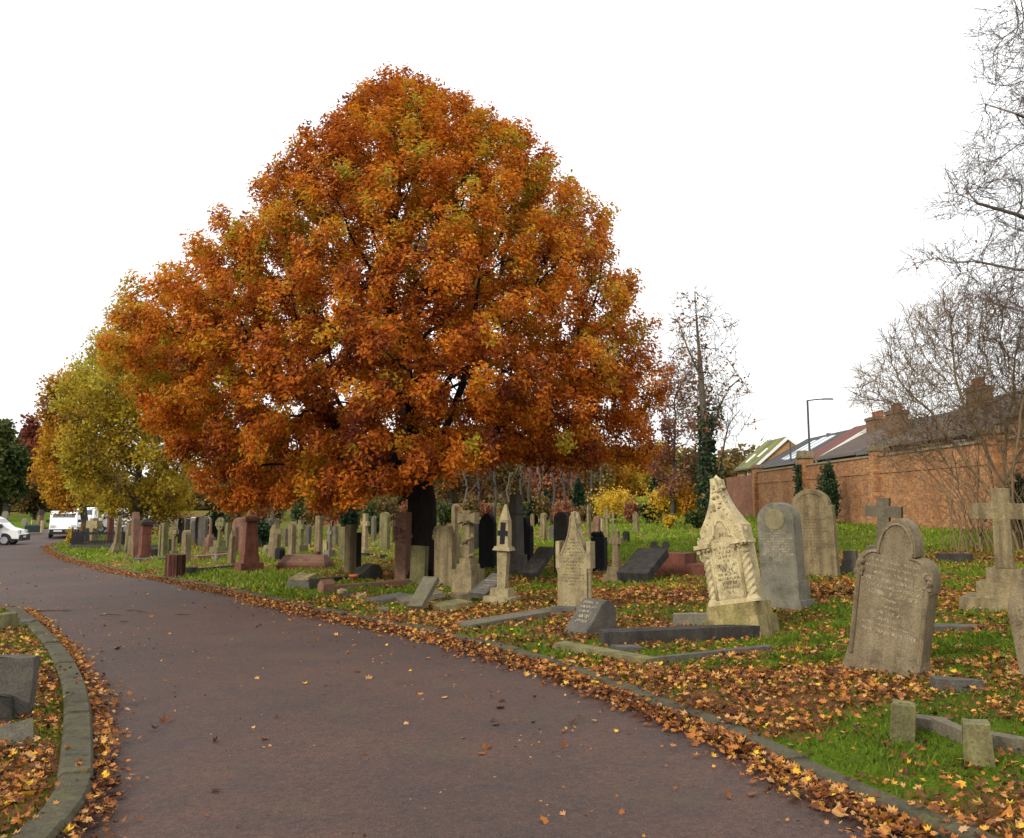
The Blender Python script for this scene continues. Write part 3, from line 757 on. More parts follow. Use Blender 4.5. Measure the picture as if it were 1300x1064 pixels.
# fallen pieces along the kerb
lying(527, 779, .58, .25, .09, 'rubble', 'narrow slab propped up at a steep angle in the leaves', yaw=-28, lift=42, dz=.02)
lying(606, 766, .66, .36, .09, 'slate', 'inscribed slab tipped against a low block, left of the slim pinnacle', yaw=-38, lift=24, dz=.1, rows=5)
block(585, 764, 28, 11, 'sand', 'low tan block propping the inscribed slab', yaw=14, d=.22)
lying(470, 768, .62, .5, .08, 'slate', 'flat grey slab sunk in leaves nearest the kerb', yaw=-60, lift=6)
lying(508, 770, .66, .5, .08, 'rubble', 'flat tilted slab between the sunk slab and the propped one', yaw=-70, lift=10, dz=.03)
lying(553, 778, .5, .42, .08, 'moss', 'mossy flat slab right of the propped narrow one', yaw=-58, lift=5)
block(458, 763, 16, 8, 'pale', 'small pale broken piece in the leaves', yaw=30, d=.12, name='stone_fragment', cat='stone fragment', jit=.03)
block(434, 757, 14, 8, 'pale', 'white broken piece beside the pink gabled block', yaw=50, d=.14, name='stone_fragment', cat='stone fragment', jit=.03)
block(444, 760, 16, 7, 'dark', 'dark broken piece beside the white fragment', yaw=10, d=.16, name='stone_fragment', cat='stone fragment', jit=.03)
block(486, 777, 12, 5, 'rubble', 'tiny stone fragment in front of the sunk slab', yaw=0, d=.12, name='stone_fragment', cat='stone fragment', jit=.03)
kerbset([(545, 762), (590, 760)], .16, .07, 'dark', 'short dark kerb behind the mossy flat slab')
kerbset([(425, 752), (518, 742)], .2, .13, 'pink', 'long pink granite kerb below the oak')
kerbset([(395, 741), (470, 733)], .18, .08, 'dark', 'dark kerb behind the pink gabled block')
slab('gable', 414, 756, 735, 20, 'pink', 'small pink granite gabled block at the end of the pink kerb', yaw=-36, t=.28, name='kerb_block', cat='gravestone', group=None)
def book():
    P, s, h, rel = place(386, 747, 729, -20); e = empty('book_memorial', P, (0, 0, R(-25)), 'small white open book memorial on low broken stones', 'memorial')
    bm = bmesh.new(); box(bm, (0, 0, -.08), (.55, .4, .24), .02, .94); jitter(bm, .012); ob_bm('base', bm, M['slate'], e)
    for sx in (-1, 1):
        bm = bmesh.new(); box(bm, (0, 0, 0), (.22, .3, .04), .006); bmesh.ops.transform(bm, matrix=Matrix.Translation((sx * .11, 0, .20)) @ Matrix.Rotation(R(16), 4, 'X') @ Matrix.Rotation(R(-9 * sx), 4, 'Y'), verts=bm.verts[:]); ob_bm('page', bm, M['pale'], e)
book()
block(372, 745, 12, 13, 'moss', 'low mossy post left of the white book memorial', yaw=-20, d=.14)
def pot():
    P, s, h, rel = place(449, 741, 731, 0); bm = bmesh.new()
    lathe(bm, [(.06, -.02), (.085, .13), (.1, .13), (.1, .17), (.085, .17), (.08, .13), (.02, .12)], seg=18)
    o = tag(ob_bm('flower_pot', bm, M['terracotta'], None, True), 'terracotta flower pot beside the black round backed stone', 'flower pot'); o.location = P
M['terracotta'] = simple('terracotta', (.42, .12, .045), .85, .25)
pot()
# left of the oak
slab('flat', 444, 729, 666, 15, 'sand', 'tall straight tan slab left of the pink granite headstone', yaw=-38, t=.2)
slab('flat', 436, 713, 669, 13, 'moss', 'mossy slab standing right behind the tall straight tan one', yaw=-38, t=.16)
slab('flat', 452, 722, 676, 9, 'black', 'narrow black slab at the right of the tall straight tan one', yaw=-50, t=.2)  # added slab, its black paints the dark side of the tan stone
cross(463, 703, 652, 11, 'pale', 'thin pale cross on a small base far back left of the oak', arm=.4, steps=((3, .12),))
slab('round', 488, 699, 650, 14, 'moss', 'mossy green headstone in the second row left of the oak', t=.15)
block(463, 708, 14, 6, 'dark', 'dark low stone at the foot of the thin pale cross', yaw=-20, d=.3)
block(487, 709, 10, 5, 'dark', 'dark small lump of stone on the grass left of the pink headstone', yaw=20, d=.25)
slab('flat', 404, 705, 655, 10, 'sand', 'tall pale slab behind the red coped tomb', t=.15)
slab('round', 414, 709, 686, 9, 'pale', 'small pale stone right of the tall pale slab', t=.14)
cross(418, 709, 668, 9, 'grey', 'small thin grey cross behind the small pale stone', arm=.4, steps=((2.6, .25),))
slab('gothic', 370, 706, 662, 10, 'sand', 'narrow pointed stone behind the left end of the red coped tomb', t=.17)
cross(381, 703, 660, 11, 'moss', 'slender mossy cross behind the red coped tomb', arm=.38, steps=((2.6, .3),))
def coped():
    P, s, h, rel = place(388, 722, 704, -8); e = empty('coped_tomb', P, (0, 0, R(-8)), 'long low red granite coped tomb with small flower holder on top', 'tomb', None)
    L = 64 * s; bm = bmesh.new(); box(bm, (0, 0, -.08), (L, .8, .18), .012); ob_bm('base', bm, M['red'], e)
    bm = bmesh.new(); box(bm, (0, 0, .10), (L * .95, .72, .07), .01); box(bm, (0, 0, .17), (L * .93, .68, h - .17), .01, .86, topy=.35); ob_bm('coping', bm, M['pink'], e)
    bm = bmesh.new(); lathe(bm, [(.05, h), (.08, h + .08), (.07, h + .1)], (L * .25, 0, -.01), 10); ob_bm('flower_holder', bm, M['red'], e)
coped()
monument(316, 727, 653, 36, 'red', 'big polished red granite pedestal with tapering shaft and square cap', yaw=-58, prof=[('base', 0, .16, 1.0, .99), ('pedestal', .16, .31, .70, .66), ('shaft', .31, .88, .60, .47), ('moulding', .88, .92, .60, .66), ('cap', .92, .965, .66, .62), ('cap_stone', .965, 1.0, .46, .14)])
slab('round', 303, 704, 657, 19, 'pink', 'pink granite round headstone behind the big red pedestal', t=.2, yaw=-36)
slab('spire', 293, 717, 674, 11, 'sand', 'small pointed pale stone just left of the big red pedestal', lean=5, t=.15, yaw=-40)
slab('flat', 288, 705, 664, 8, 'moss', 'mossy slab hidden behind the small pointed pale stone', t=.15)
cross(278, 707, 657, 13, 'moss', 'mossy celtic cross on three wide steps', arm=.34, celtic=True, steps=((6.0, .17), (4.4, .15), (2.8, .22)), a_px=4.5, flare=.02)
def brokencross():
    e, w, h = monument(266, 704, 658, 15, 'pink', 'pink granite block carrying a slim cross shaft', prof=[('base', 0, .1, 1.3, 1.3), ('block', .1, .46, .95, .92), ('cap', .46, .54, .6, .5), ('shaft', .54, 1.0, .26, .2)])
brokencross()
block(274, 714, 14, 10, 'grey', 'small grey triangular stone before the mossy celtic cross', yaw=-30, d=.2, top=.3)
kerbset([(256, 711), (290, 709)], .4, .14, 'pink', 'low pink granite kerb below the mossy celtic cross')
kerbset([(238, 727), (296, 724)], .18, .1, 'dark', 'low dark kerb between the wooden stump and the red pedestal')
block(243, 729, 16, 9, 'dark', 'dark kerb end block right of the wooden stump', yaw=0, d=.2)
slab('broken', 347, 710, 664, 15, 'sand', 'ornate tan stone leaning right, between pedestal and coped tomb', lean=6, t=.15)
slab('round', 355, 712, 695, 13, 'black', 'small black headstone before the ornate leaning tan stone', t=.2)
slab('gable', 337, 704, 692, 8, 'pale', 'tiny pale stone right of the big red pedestal', t=.14)
slab('gothic', 236, 714, 673, 12, 'sand', 'pale pointed stone right behind the wooden stump', lean=-3, t=.2)
def stump():
    P, s, h, rel = place(222, 732, 704, 0); bm = bmesh.new(); r = 12 * s; n = 40
    rings = []
    for zz in (-.08, .05, h * .6, h):
        ring = []
        for i in range(n):
            a = 2 * math.pi * i / n; k = r * (1 + .07 * math.sin(9 * a) + .05 * math.sin(17 * a + 1) + (.12 if zz < 0.03 else 0)); ring.append(bm.verts.new((k * math.cos(a), k * math.sin(a), zz + random.uniform(-.008, .008))))
        rings.append(ring)
    for p, q in zip(rings, rings[1:]):
        for i in range(n): bm.faces.new((p[i], p[(i + 1) % n], q[(i + 1) % n], q[i]))
    bm.faces.new(rings[-1])
    o = tag(ob_bm('wooden_stump', bm, M['wood']), 'dark brown wooden stump standing on the grass near the kerb', 'stump'); o.location = P
m, nt, b = newmat('dark_wood'); v = coords(nt, scale=(9, 9, .8))
nt.links.new(ramp(nt, noise(nt, 2.4, 5, .7, v), [(.3, (.025, .012, .01)), (.5, (.085, .032, .022)), (.72, (.17, .075, .045))]), b.inputs['Base Color']); bump(nt, b, noise(nt, 2.4, 5, .7, v), .8, .03); M['wood'] = m
stump()
cross(220, 706, 666, 11, 'sand', 'pale ringed cross behind the wooden stump', arm=.5, celtic=True, steps=((2, .2),), a_px=5)
slab('flat', 207, 708, 664, 10, 'moss', 'tall twin shafted pale stone left of the ringed cross', t=.18, extra=lambda e, w, h, t, z0: (lambda bm: (box(bm, (-w * .3, -t * .6, -.1), (w * .35, .06, h * 1.03), .01), ob_bm('shaft', bm, M['sand'], e)))(bmesh.new()))
slab('flat', 214, 706, 684, 6, 'moss', 'short mossy stone between the twin shafted stone and the ringed cross', t=.12)
monument(183, 711, 659, 20, 'red', 'dark red granite monument with broad black cap', yaw=-50, prof=[('base', 0, .1, 1.05, 1.0), ('shaft', .1, .86, .78, .66), ('cap', .86, .93, 1.0, .98), ('cap', .93, 1.0, .8, .4)], capmat='dark')
slab('spire', 171, 709, 650, 12, 'pink', 'tall pale pinkish obelisk left of the dark red monument', lean=-3, t=.25)
slab('flat', 161, 703, 664, 7, 'sand', 'thin pale stone between the leaning obelisk and the tall pinkish one', lean=3, t=.14)
monument(147, 704, 655, 19, 'sand', 'grey tan obelisk leaning to the right on a flared base', yaw=-45, lean=8, prof=[('base', 0, .12, 1.0, .9), ('step', .12, .28, .8, .5), ('shaft', .28, 1.0, .46, .26)])
slab('round', 165, 704, 680, 7, 'moss', 'short mossy stone in front of the thin pale stone', t=.14)
block(165, 709, 14, 5, 'slate', 'low dark block below the short mossy stone', yaw=-30, d=.3)
kerbset([(178, 713), (212, 711)], .5, .08, 'slate', 'low grey kerb below the dark red monument')
slab('broken', 196, 708, 692, 16, 'slate', 'low grey jagged stone right of the dark red monument', t=.4)
monument(139, 690, 653, 11, 'red', 'slim red granite pillar behind the iron railings', yaw=-45, prof=[('base', 0, .12, 1.1, 1.1), ('shaft', .12, .88, .85, .75), ('cap', .88, 1, 1.0, .6)])
cross(118, 690, 658, 15, 'pale', 'pale stone cross behind the iron railings', arm=.24, steps=((2.2, .2),), flare=.02)
# rows farther back, left of the oak
k = 0
for shape, px, py, top, wpx, mat, lab in (
    ('gothic', 229, 692, 657, 8, 'dark', 'dark pointed stone in the far row above the ringed cross'),
    ('flat', 237, 690, 659, 6, 'slate', 'narrow grey stone right of the far dark pointed one'),
    ('round', 246, 688, 661, 9, 'slate', 'grey round headstone in the far row above the pale pointed stone'),
    ('gothic', 250, 692, 656, 6, 'dark', 'thin dark pointed stone in the far row'),
    ('round', 257, 693, 655, 12, 'slate', 'broad grey round stone behind the slim cross shaft'),
    ('clip', 327, 695, 664, 8, 'dark', 'dark stone in deep shade behind the red pedestal'),
    ('round', 341, 692, 658, 9, 'slate', 'grey stone in shade behind the ornate leaning tan stone'),
    ('gable', 362, 694, 668, 7, 'rubble', 'small gabled stone far behind the narrow pointed one'),
    ('round', 391, 694, 666, 8, 'slate', 'grey round stone in the back row behind the coped tomb'),
    ('flat', 426, 694, 668, 7, 'rubble', 'small square stone in the back row left of the mossy slab'),
    ('gothic', 474, 690, 655, 7, 'rubble', 'small pointed stone behind the thin pale cross'),
    ('round', 502, 690, 660, 8, 'dark', 'dark stone in the back row left of the pink headstone'),
    # between and beyond, right of the oak
    ('round', 548, 700, 655, 8, 'slate', 'grey stone peeping out just right of the oak trunk'),
    ('gothic', 577, 702, 640, 9, 'sand', 'tall pale stone behind the vine crucifix'),
    ('spire', 581, 712, 676, 8, 'pale', 'little pale spire between the tan slab and the vine crucifix'),
    ('flat', 606, 700, 660, 8, 'dark', 'dark narrow slab behind the blackened pointed one'),
    ('round', 690, 686, 651, 8, 'sand', 'tan upright stone on the lawn between black and dark headstones'),
    ('round', 701, 686, 668, 9, 'slate', 'small round grey stone right of the tan upright one'),
    ('spire', 748, 685, 640, 6, 'sand', 'tall thin spire stone behind the short black headstone'),
    ('round', 757, 687, 655, 10, 'pink', 'pinkish rounded stone behind the short black headstone'),
    ('flat', 764, 684, 658, 5, 'cream', 'narrow bright white stone behind the short black headstone'),
    ('gothic', 808, 678, 650, 8, 'sand', 'small pointed stone alone on the far lawn'),
    ('round', 795, 690, 674, 9, 'dark', 'small dark round stone behind the leaning cross'),
    ('flat', 723, 668, 645, 5, 'cream', 'white slim post stone in the far row by the trees'),
    ('gable', 660, 676, 648, 8, 'rubble', 'small gabled stone far behind the slim pinnacle'),
    ('round', 640, 672, 650, 7, 'slate', 'small grey round stone far behind the blackened slab')):
    slab(shape, px, py, top, wpx, mat, lab, t=.15, lean=random.uniform(-3, 3))
cross(771, 688, 646, 10, 'sand', 'far pale cross with clover arms near the yellow bushes', arm=.3, steps=((2, .2),), flare=.05)
cross(779, 692, 650, 8, 'pale', 'far thin pale cross in front of the yellow bushes', arm=.25, steps=((2, .2),))
for i, (px, py, top) in enumerate(((533, 664, 646), (596, 668, 650), (676, 668, 652), (624, 662, 648), (560, 668, 652), (705, 664, 650), (514, 672, 652), (444, 674, 655), (381, 676, 656), (352, 676, 658))):
    slab(random.choice(('round', 'gothic', 'flat')), px, py, top, 6, random.choice(('sand', 'rubble', 'slate')), 'small plain gravestone far off under the trees', t=.14, group='far small gravestones under the trees')
def whitetable():
    P, s, h, rel = place(681, 663, 650, 0); e = empty('table_tomb', P, (0, 0, R(-20)), 'white table shaped tomb far off under the trees', 'tomb')
    bm = bmesh.new(); box(bm, (0, 0, h * .8), (16 * s, .9, h * .2), .01); ob_bm('top', bm, M['cream'], e)
    for sx in (-1, 1): bm = bmesh.new(); box(bm, (sx * 6 * s, 0, -.1), (2.5 * s, .7, h * .8 + .1), .01); ob_bm('leg', bm, M['cream'], e)
whitetable()
# far slope at the left edge
slab('round', 31, 668, 658, 8, 'grey', 'small grey headstone on the slope behind the parked vans', t=.2)
slab('round', 6, 664, 649, 9, 'grey', 'grey headstone on the slope above the cut off van', t=.2)
monument(51, 670, 647, 9, 'pink', 'pink monument with dark cap on the slope behind the vans', prof=[('base', 0, .2, 1.4, 1.3), ('shaft', .2, .75, .8, .75), ('cap', .75, 1, 1.2, .5)], capmat='dark')
slab('flat', 41, 670, 660, 3, 'cream', 'thin white stone left of the pink monument', t=.2)
slab('flat', 53, 677, 661, 4, 'cream', 'thin white stone right of the pink monument', t=.2)
# left foreground
def leftblock():
    P = at(-6, 912); P[2] = tz1(P[0], P[1]); h = .46
    e = empty('broken_headstone', P, (R(-4), R(2), R(14)), 'dark grey broken stone block at the left edge by the kerb', 'gravestone')
    bm = bmesh.new(); box(bm, (0, 0, -.1), (.52, .2, h + .1), .02, .97); bmesh.ops.subdivide_edges(bm, edges=bm.edges[:], cuts=3); jitter(bm, .009); ob_bm('block', bm, M['slate'], e)
    bm = bmesh.new(); box(bm, (.02, -.16, -.06), (.34, .14, .24), .03, .7); bmesh.ops.subdivide_edges(bm, edges=bm.edges[:], cuts=2); jitter(bm, .012); ob_bm('broken_foot', bm, M['dark'], e)
leftblock()
block(12, 944, 62, 24, 'grey', 'broken pale fragment tipped against the dark grey block', yaw=32, d=.24, lean=-12, back=16, jit=.03, name='stone_fragment', cat='stone fragment', top=.8)
block(2, 800, 40, 22, 'moss', 'yellow mossy stone at the left edge beside the kerb bend', yaw=-25, d=.5, jit=.03, top=.8)
block(34, 793, 14, 5, 'slate', 'small flat dark stone at the bend of the left kerb', yaw=10, d=.2)
# ---------------------------------------------------------------- trees
def colonize(att, pos0, par0, step, di, dk, iters, trop=(0, 0, 0), jit=.25, seed=1):
    rg = np.random.default_rng(seed)
    PA = np.zeros((40000, 3)); cnt = len(pos0); PA[:cnt] = np.array(pos0, float); par = list(par0)
    att = np.array(att, float); best = np.full(len(att), 1e9); bi = np.zeros(len(att), int); new0 = 0; trop = np.array(trop, float)
    used = {}
    for it in range(iters):
        if cnt > 36000: break
        N = PA[new0:cnt]
        if len(N) and len(att):
            for s in range(0, len(N), 400):
                d = np.linalg.norm(att[:, None] - N[None, s:s + 400], axis=2); j = d.argmin(1); dm = d[np.arange(len(att)), j]; k = dm < best
                best[k] = dm[k]; bi[k] = new0 + s + j[k]
        new0 = cnt
        alive = best > dk; att = att[alive]; best = best[alive]; bi = bi[alive]
        if len(att) == 0: break
        lim = di if it > 12 else 1e9
        k = best < lim
        if not k.any(): break
        src = bi[k]; dv = att[k] - PA[src]; dv /= np.linalg.norm(dv, axis=1)[:, None] + 1e-9
        u, inv = np.unique(src, return_inverse=True); acc = np.zeros((len(u), 3)); np.add.at(acc, inv, dv)
        acc /= np.linalg.norm(acc, axis=1)[:, None] + 1e-9
        acc += trop + rg.normal(0, jit, acc.shape); acc /= np.linalg.norm(acc, axis=1)[:, None] + 1e-9
        add = 0
        for q, d in zip(u, acc):
            c = used.get(q, [])
            if len(c) >= 3 or any(np.dot(d, e) > .93 for e in c): 
                d = d + rg.normal(0, .5, 3); d /= np.linalg.norm(d)
                if len(c) >= 5: continue
            used.setdefault(q, []).append(d); PA[cnt] = PA[q] + d * step; cnt += 1; par.append(int(q)); add += 1
        if not add: break
    return PA[:cnt].copy(), np.array(par)

def radii(pos, par, tip=.008, p=2.4, rmax=None, ex=1.6):
    n = len(pos); r = np.zeros(n); 
    for i in range(n - 1, -1, -1):
        r[i] = max(tip ** p, r[i])
        if par[i] >= 0: r[par[i]] += r[i]
    r = r ** (1 / p)
    if rmax: 
        k = r / r[0]; r = np.where(r > rmax * .2, r, r); s = rmax / r[0]; r = r * np.where(r > tip * 1.01, s ** (np.clip(np.log(r / tip) / np.log(r[0] / tip), 0, 1) ** ex), 1)
    return r

def add_twigs(pos, par, r, n, length, rmin, rmax, up=.25, seed=1, seg=2):
    """fine side twigs on every thin branch"""
    rg = np.random.default_rng(seed); pos = list(pos); par = list(par); r = list(r); m0 = len(pos)
    for i in range(m0):
        if par[i] < 0 or r[i] > rmax: continue
        d = pos[i] - pos[par[i]]; d = d / (np.linalg.norm(d) + 1e-9)
        for k in range(n):
            v = d * 1.0 + rg.normal(0, .5, 3) + np.array([0, 0, up]); v /= np.linalg.norm(v); p = i; L = length * rg.uniform(.4, 1.2) / seg; q = pos[i] - d * rg.random() * .1
            for j in range(seg):
                q = q + v * L; v = v + rg.normal(0, .10, 3); v /= np.linalg.norm(v); pos.append(q); par.append(p); r.append(rmin * (1 - .25 * j)); p = len(pos) - 1
    return np.array(pos), np.array(par), np.array(r)

def tubes(pos, par, r, seg_of=lambda r: 3 if r < .02 else (5 if r < .06 else 9)):
    n = len(pos); d = np.zeros((n, 3)); ch = [[] for _ in range(n)]
    for i in range(n):
        if par[i] >= 0: d[i] = pos[i] - pos[par[i]]; ch[par[i]].append(i)
    for i in range(n):
        if par[i] < 0: d[i] = (pos[ch[i][0]] - pos[i]) if ch[i] else (0, 0, 1)
    d /= np.linalg.norm(d, axis=1)[:, None] + 1e-9
    main = {}
    for i in range(n):
        if ch[i]: main[i] = max(ch[i], key=lambda c: r[c])
    ref = np.array([.37, .21, .9]); ref /= np.linalg.norm(ref)
    u = np.cross(d, ref); u /= np.linalg.norm(u, axis=1)[:, None] + 1e-9; w = np.cross(d, u)
    V = []; Fq = []; nv = 0
    for S in (3, 5, 9):
        idx = np.array([i for i in range(n) if par[i] >= 0 and seg_of(r[i]) == S])
        if not len(idx): continue
        a = np.arange(S) * 2 * math.pi / S; ca, sa = np.cos(a), np.sin(a)
        pi = par[idx]; mainm = np.array([main[p] == i for i, p in zip(idx, pi)])
        r0 = np.where(mainm, r[pi], np.minimum(r[idx] * 1.15, r[pi])); dd = np.where(mainm[:, None], 1, 0)
        u0 = np.where(dd == 1, u[pi], u[idx]); w0 = np.where(dd == 1, w[pi], w[idx])
        A = pos[pi][:, None] + r0[:, None, None] * (ca[None, :, None] * u0[:, None] + sa[None, :, None] * w0[:, None])
        B = pos[idx][:, None] + r[idx][:, None, None] * (ca[None, :, None] * u[idx][:, None] + sa[None, :, None] * w[idx][:, None])
        V.append(np.concatenate([A, B], 1).reshape(-1, 3))
        b = nv + np.arange(len(idx))[:, None] * 2 * S; k = np.arange(S); k2 = (k + 1) % S
        Fq.append(np.stack([b + k, b + k2, b + S + k2, b + S + k], -1).reshape(-1, 4)); nv += len(idx) * 2 * S
    return np.concatenate(V), np.concatenate(Fq)

LEAF = {
 'oak': (np.array([(0, 0, 0), (.10, .25, .05), (.26, .42, .10), (.16, .58, .06), (.24, .78, .10), (0, 1, -.06), (-.24, .78, .10), (-.16, .58, .06), (-.26, .42, .10), (-.10, .25, .05)]), [(0, 1, 2, 3, 4, 5), (0, 5, 6, 7, 8, 9)]),
 'quad': (np.array([(0, 0, 0), (.32, .5, .12), (0, 1, 0), (-.32, .5, .12)]), [(0, 1, 2, 3)]),
 'maple': (np.array([(0, .35, -.03), (0, 0, 0), (.22, .12, .05), (.52, .22, .16), (.34, .42, .05), (.46, .74, .14), (.18, .66, .04), (0, 1.02, .12), (-.18, .66, .04), (-.46, .74, .14), (-.34, .42, .05), (-.52, .22, .16), (-.22, .12, .05)]),
           [(0, 1, 2, 3, 4), (0, 4, 5, 6), (0, 6, 7, 8), (0, 8, 9, 10), (0, 10, 11, 12, 1)]),
}
def leaf_arrays(C, size, shape, N=None, spin=None, rg=RNG, curl=None):
    """C centres (n,3); N normals"""
    n = len(C); base, faces = LEAF[shape]; base = base - np.array([0, .5, 0])
    if N is None: N = rg.normal(0, 1, (n, 3)) + np.array([0, -.15, .75])
    N = N / (np.linalg.norm(N, axis=1)[:, None] + 1e-9)
    t = rg.normal(0, 1, (n, 3)); t -= N * (t * N).sum(1)[:, None]; t /= np.linalg.norm(t, axis=1)[:, None] + 1e-9; b = np.cross(N, t)
    S = (size if np.ndim(size) else np.full(n, size))[:, None, None]
    z = base[:, 2][None, :] * (np.ones(n) if curl is None else curl)[:, None]
    V = C[:, None] + S * (base[None, :, 0, None] * t[:, None] + base[None, :, 1, None] * b[:, None] + z[..., None] * N[:, None])
    k = len(base); flat = []; sizes = np.tile(np.array([len(f) for f in faces], np.int32), n)
    fl = np.concatenate([np.array(f) for f in faces]); L = (np.arange(n)[:, None] * k + fl[None]).ravel()
    return V.reshape(-1, 3), L, sizes, len(faces)

def leaves_ob(name, C, size, shape, tint, mat, parent=None, N=None, rg=RNG, curl=None):
    V, L, s, nf = leaf_arrays(C, size, shape, N, rg=rg, curl=curl)
    return ob_np(name, V, L, mat, parent, False, {'tint': (np.repeat(tint, nf), 'FACE')}, s)

def bark(name, a, b_, moss=None):
    m, nt, b = newmat(name); v = coords(nt, rnd=False, scale=(6, 6, 1.3))
    h = noise(nt, 3, 6, .7, v); c = ramp(nt, h, [(.3, a), (.7, b_)])
    if moss: c = mix(nt, ramp(nt, noise(nt, 1.3, 4, .6, coords(nt, rnd=False)), [(.48, (0, 0, 0)), (.62, (1, 1, 1))]), c, moss)
    nt.links.new(c, b.inputs['Base Color']); bump(nt, b, h, .8, .03); return m
M['oakbark'] = bark('oak_bark', (.005, .004, .004), (.020, .016, .012))
M['greybark'] = bark('grey_bark', (.06, .05, .04), (.15, .12, .085))
M['brownbark'] = bark('brown_twigs', (.12, .08, .045), (.27, .19, .105))
M['wispbark'] = bark('pale_brown_twigs', (.075, .06, .055), (.16, .125, .105))
M['slimbark'] = bark('dark_bark', (.035, .030, .028), (.085, .072, .062))
M['oakleaf'] = leafmat('oak_leaves', [(0, (.11, .024, .012)), (.22, (.28, .068, .016)), (.45, (.51, .136, .014)), (.66, (.62, .205, .016)), (.86, (.62, .33, .025)), (1, (.36, .31, .03))], .40)
M['yellowleaf'] = leafmat('yellow_lime_leaves', [(0, (.10, .075, .012)), (.35, (.36, .24, .022)), (.7, (.55, .39, .035)), (1, (.42, .42, .06))], .45)
M['amberleaf'] = leafmat('amber_leaves', [(0, (.22, .09, .01)), (.5, (.50, .23, .02)), (1, (.55, .36, .03))], .4)
M['redleaf'] = leafmat('rust_red_leaves', [(0, (.12, .035, .025)), (.5, (.27, .07, .04)), (1, (.36, .14, .06))], .35)
M['duskleaf'] = leafmat('dusky_russet_leaves', [(0, (.10, .035, .025)), (.5, (.25, .085, .045)), (1, (.38, .18, .08))], .35)
M['greenleaf'] = leafmat('dull_green_leaves', [(0, (.02, .035, .010)), (.6, (.05, .075, .018)), (1, (.12, .12, .03))], .25)
M['darkgreen'] = leafmat('evergreen_leaves', [(0, (.008, .020, .010)), (.6, (.020, .045, .018)), (1, (.05, .085, .03))], .12)
M['goldleaf'] = leafmat('golden_leaves', [(0, (.30, .16, .02)), (.5, (.62, .40, .03)), (1, (.72, .55, .08))], .4)
M['oliveleaf'] = leafmat('olive_brown_leaves', [(0, (.05, .035, .012)), (.5, (.15, .10, .03)), (1, (.26, .18, .05))], .3)

def build_tree(name, label, cat, base, pos, par, tip, rmax, barkm, leafm=None, nleaf=0, leaf=.12, spread=.3, shape='quad', thin=.03, tint0=.5, group=None, gap=0, seed=3, leafsel=None, tintf=None, droop=0, twig=None, center=None, ex=1.6):
    rg = np.random.default_rng(seed); base = np.array(base)
    e = empty(name, base, (0, 0, 0), label, cat, group)
    r = radii(pos, par, tip, 2.4, rmax, ex)
    P2, q2, r2 = add_twigs(pos, par, r, *twig) if twig else (pos, par, r)
    V, Fq = tubes(P2, q2, r2)
    ob_np('trunk', V - base, Fq, M[barkm], e, True)
    if leafm:
        cand = pos[(r < thin) & (par >= 0)]
        if leafsel is not None: cand = cand[leafsel(cand)]
        if gap: cand = cand[fbm(cand[:, 0] * .9 + cand[:, 2] * .31 + 50, cand[:, 1] * .9 + cand[:, 2] * .77 + 50, seed + 4, 2) > gap]
        per = max(1, int(nleaf / max(1, len(cand)))); C = np.repeat(cand, per, 0); cl = np.repeat(rg.normal(0, .19, len(cand)), per)
        off = rg.normal(0, 1, C.shape); off /= np.linalg.norm(off, axis=1)[:, None]; C = C + off * (spread * rg.random(len(C)) ** .5)[:, None] - np.array([0, 0, droop]) * rg.random(len(C))[:, None]
        big = fbm(C[:, 0] * .35 + C[:, 2] * .2 + 90, C[:, 1] * .35 + C[:, 2] * .33 + 90, seed, 2) - .5
        tint = np.clip(tint0 + cl + big * .9 + rg.normal(0, .13, len(C)) + (tintf(C) if tintf else 0), 0, 1)
        leaves_ob('crown', C - base, leaf * rg.uniform(.6, 1.25, len(C)), shape, tint, M[leafm], e, (None if center is None else ((C - center) / (np.linalg.norm(C - center, axis=1)[:, None] + .1) * .9 + np.array([0, 0, .55]) + rg.normal(0, .62, C.shape))), rg)
    return e

def env_points(n, lumps, rg, shell=.4):
    """attractors inside a union of ellipsoids (cx,cy,cz,rx,ry,rz)"""
    L = np.array(lumps, float); vol = L[:, 3] * L[:, 4] * L[:, 5]; out = []
    while len(out) < n:
        i = rg.choice(len(L), p=vol / vol.sum()); v = rg.normal(0, 1, 3); v /= np.linalg.norm(v); v *= max(rg.random() ** (1 / 3), shell * rg.random())
        out.append(L[i, :3] + v * L[i, 3:])
    return np.array(out)

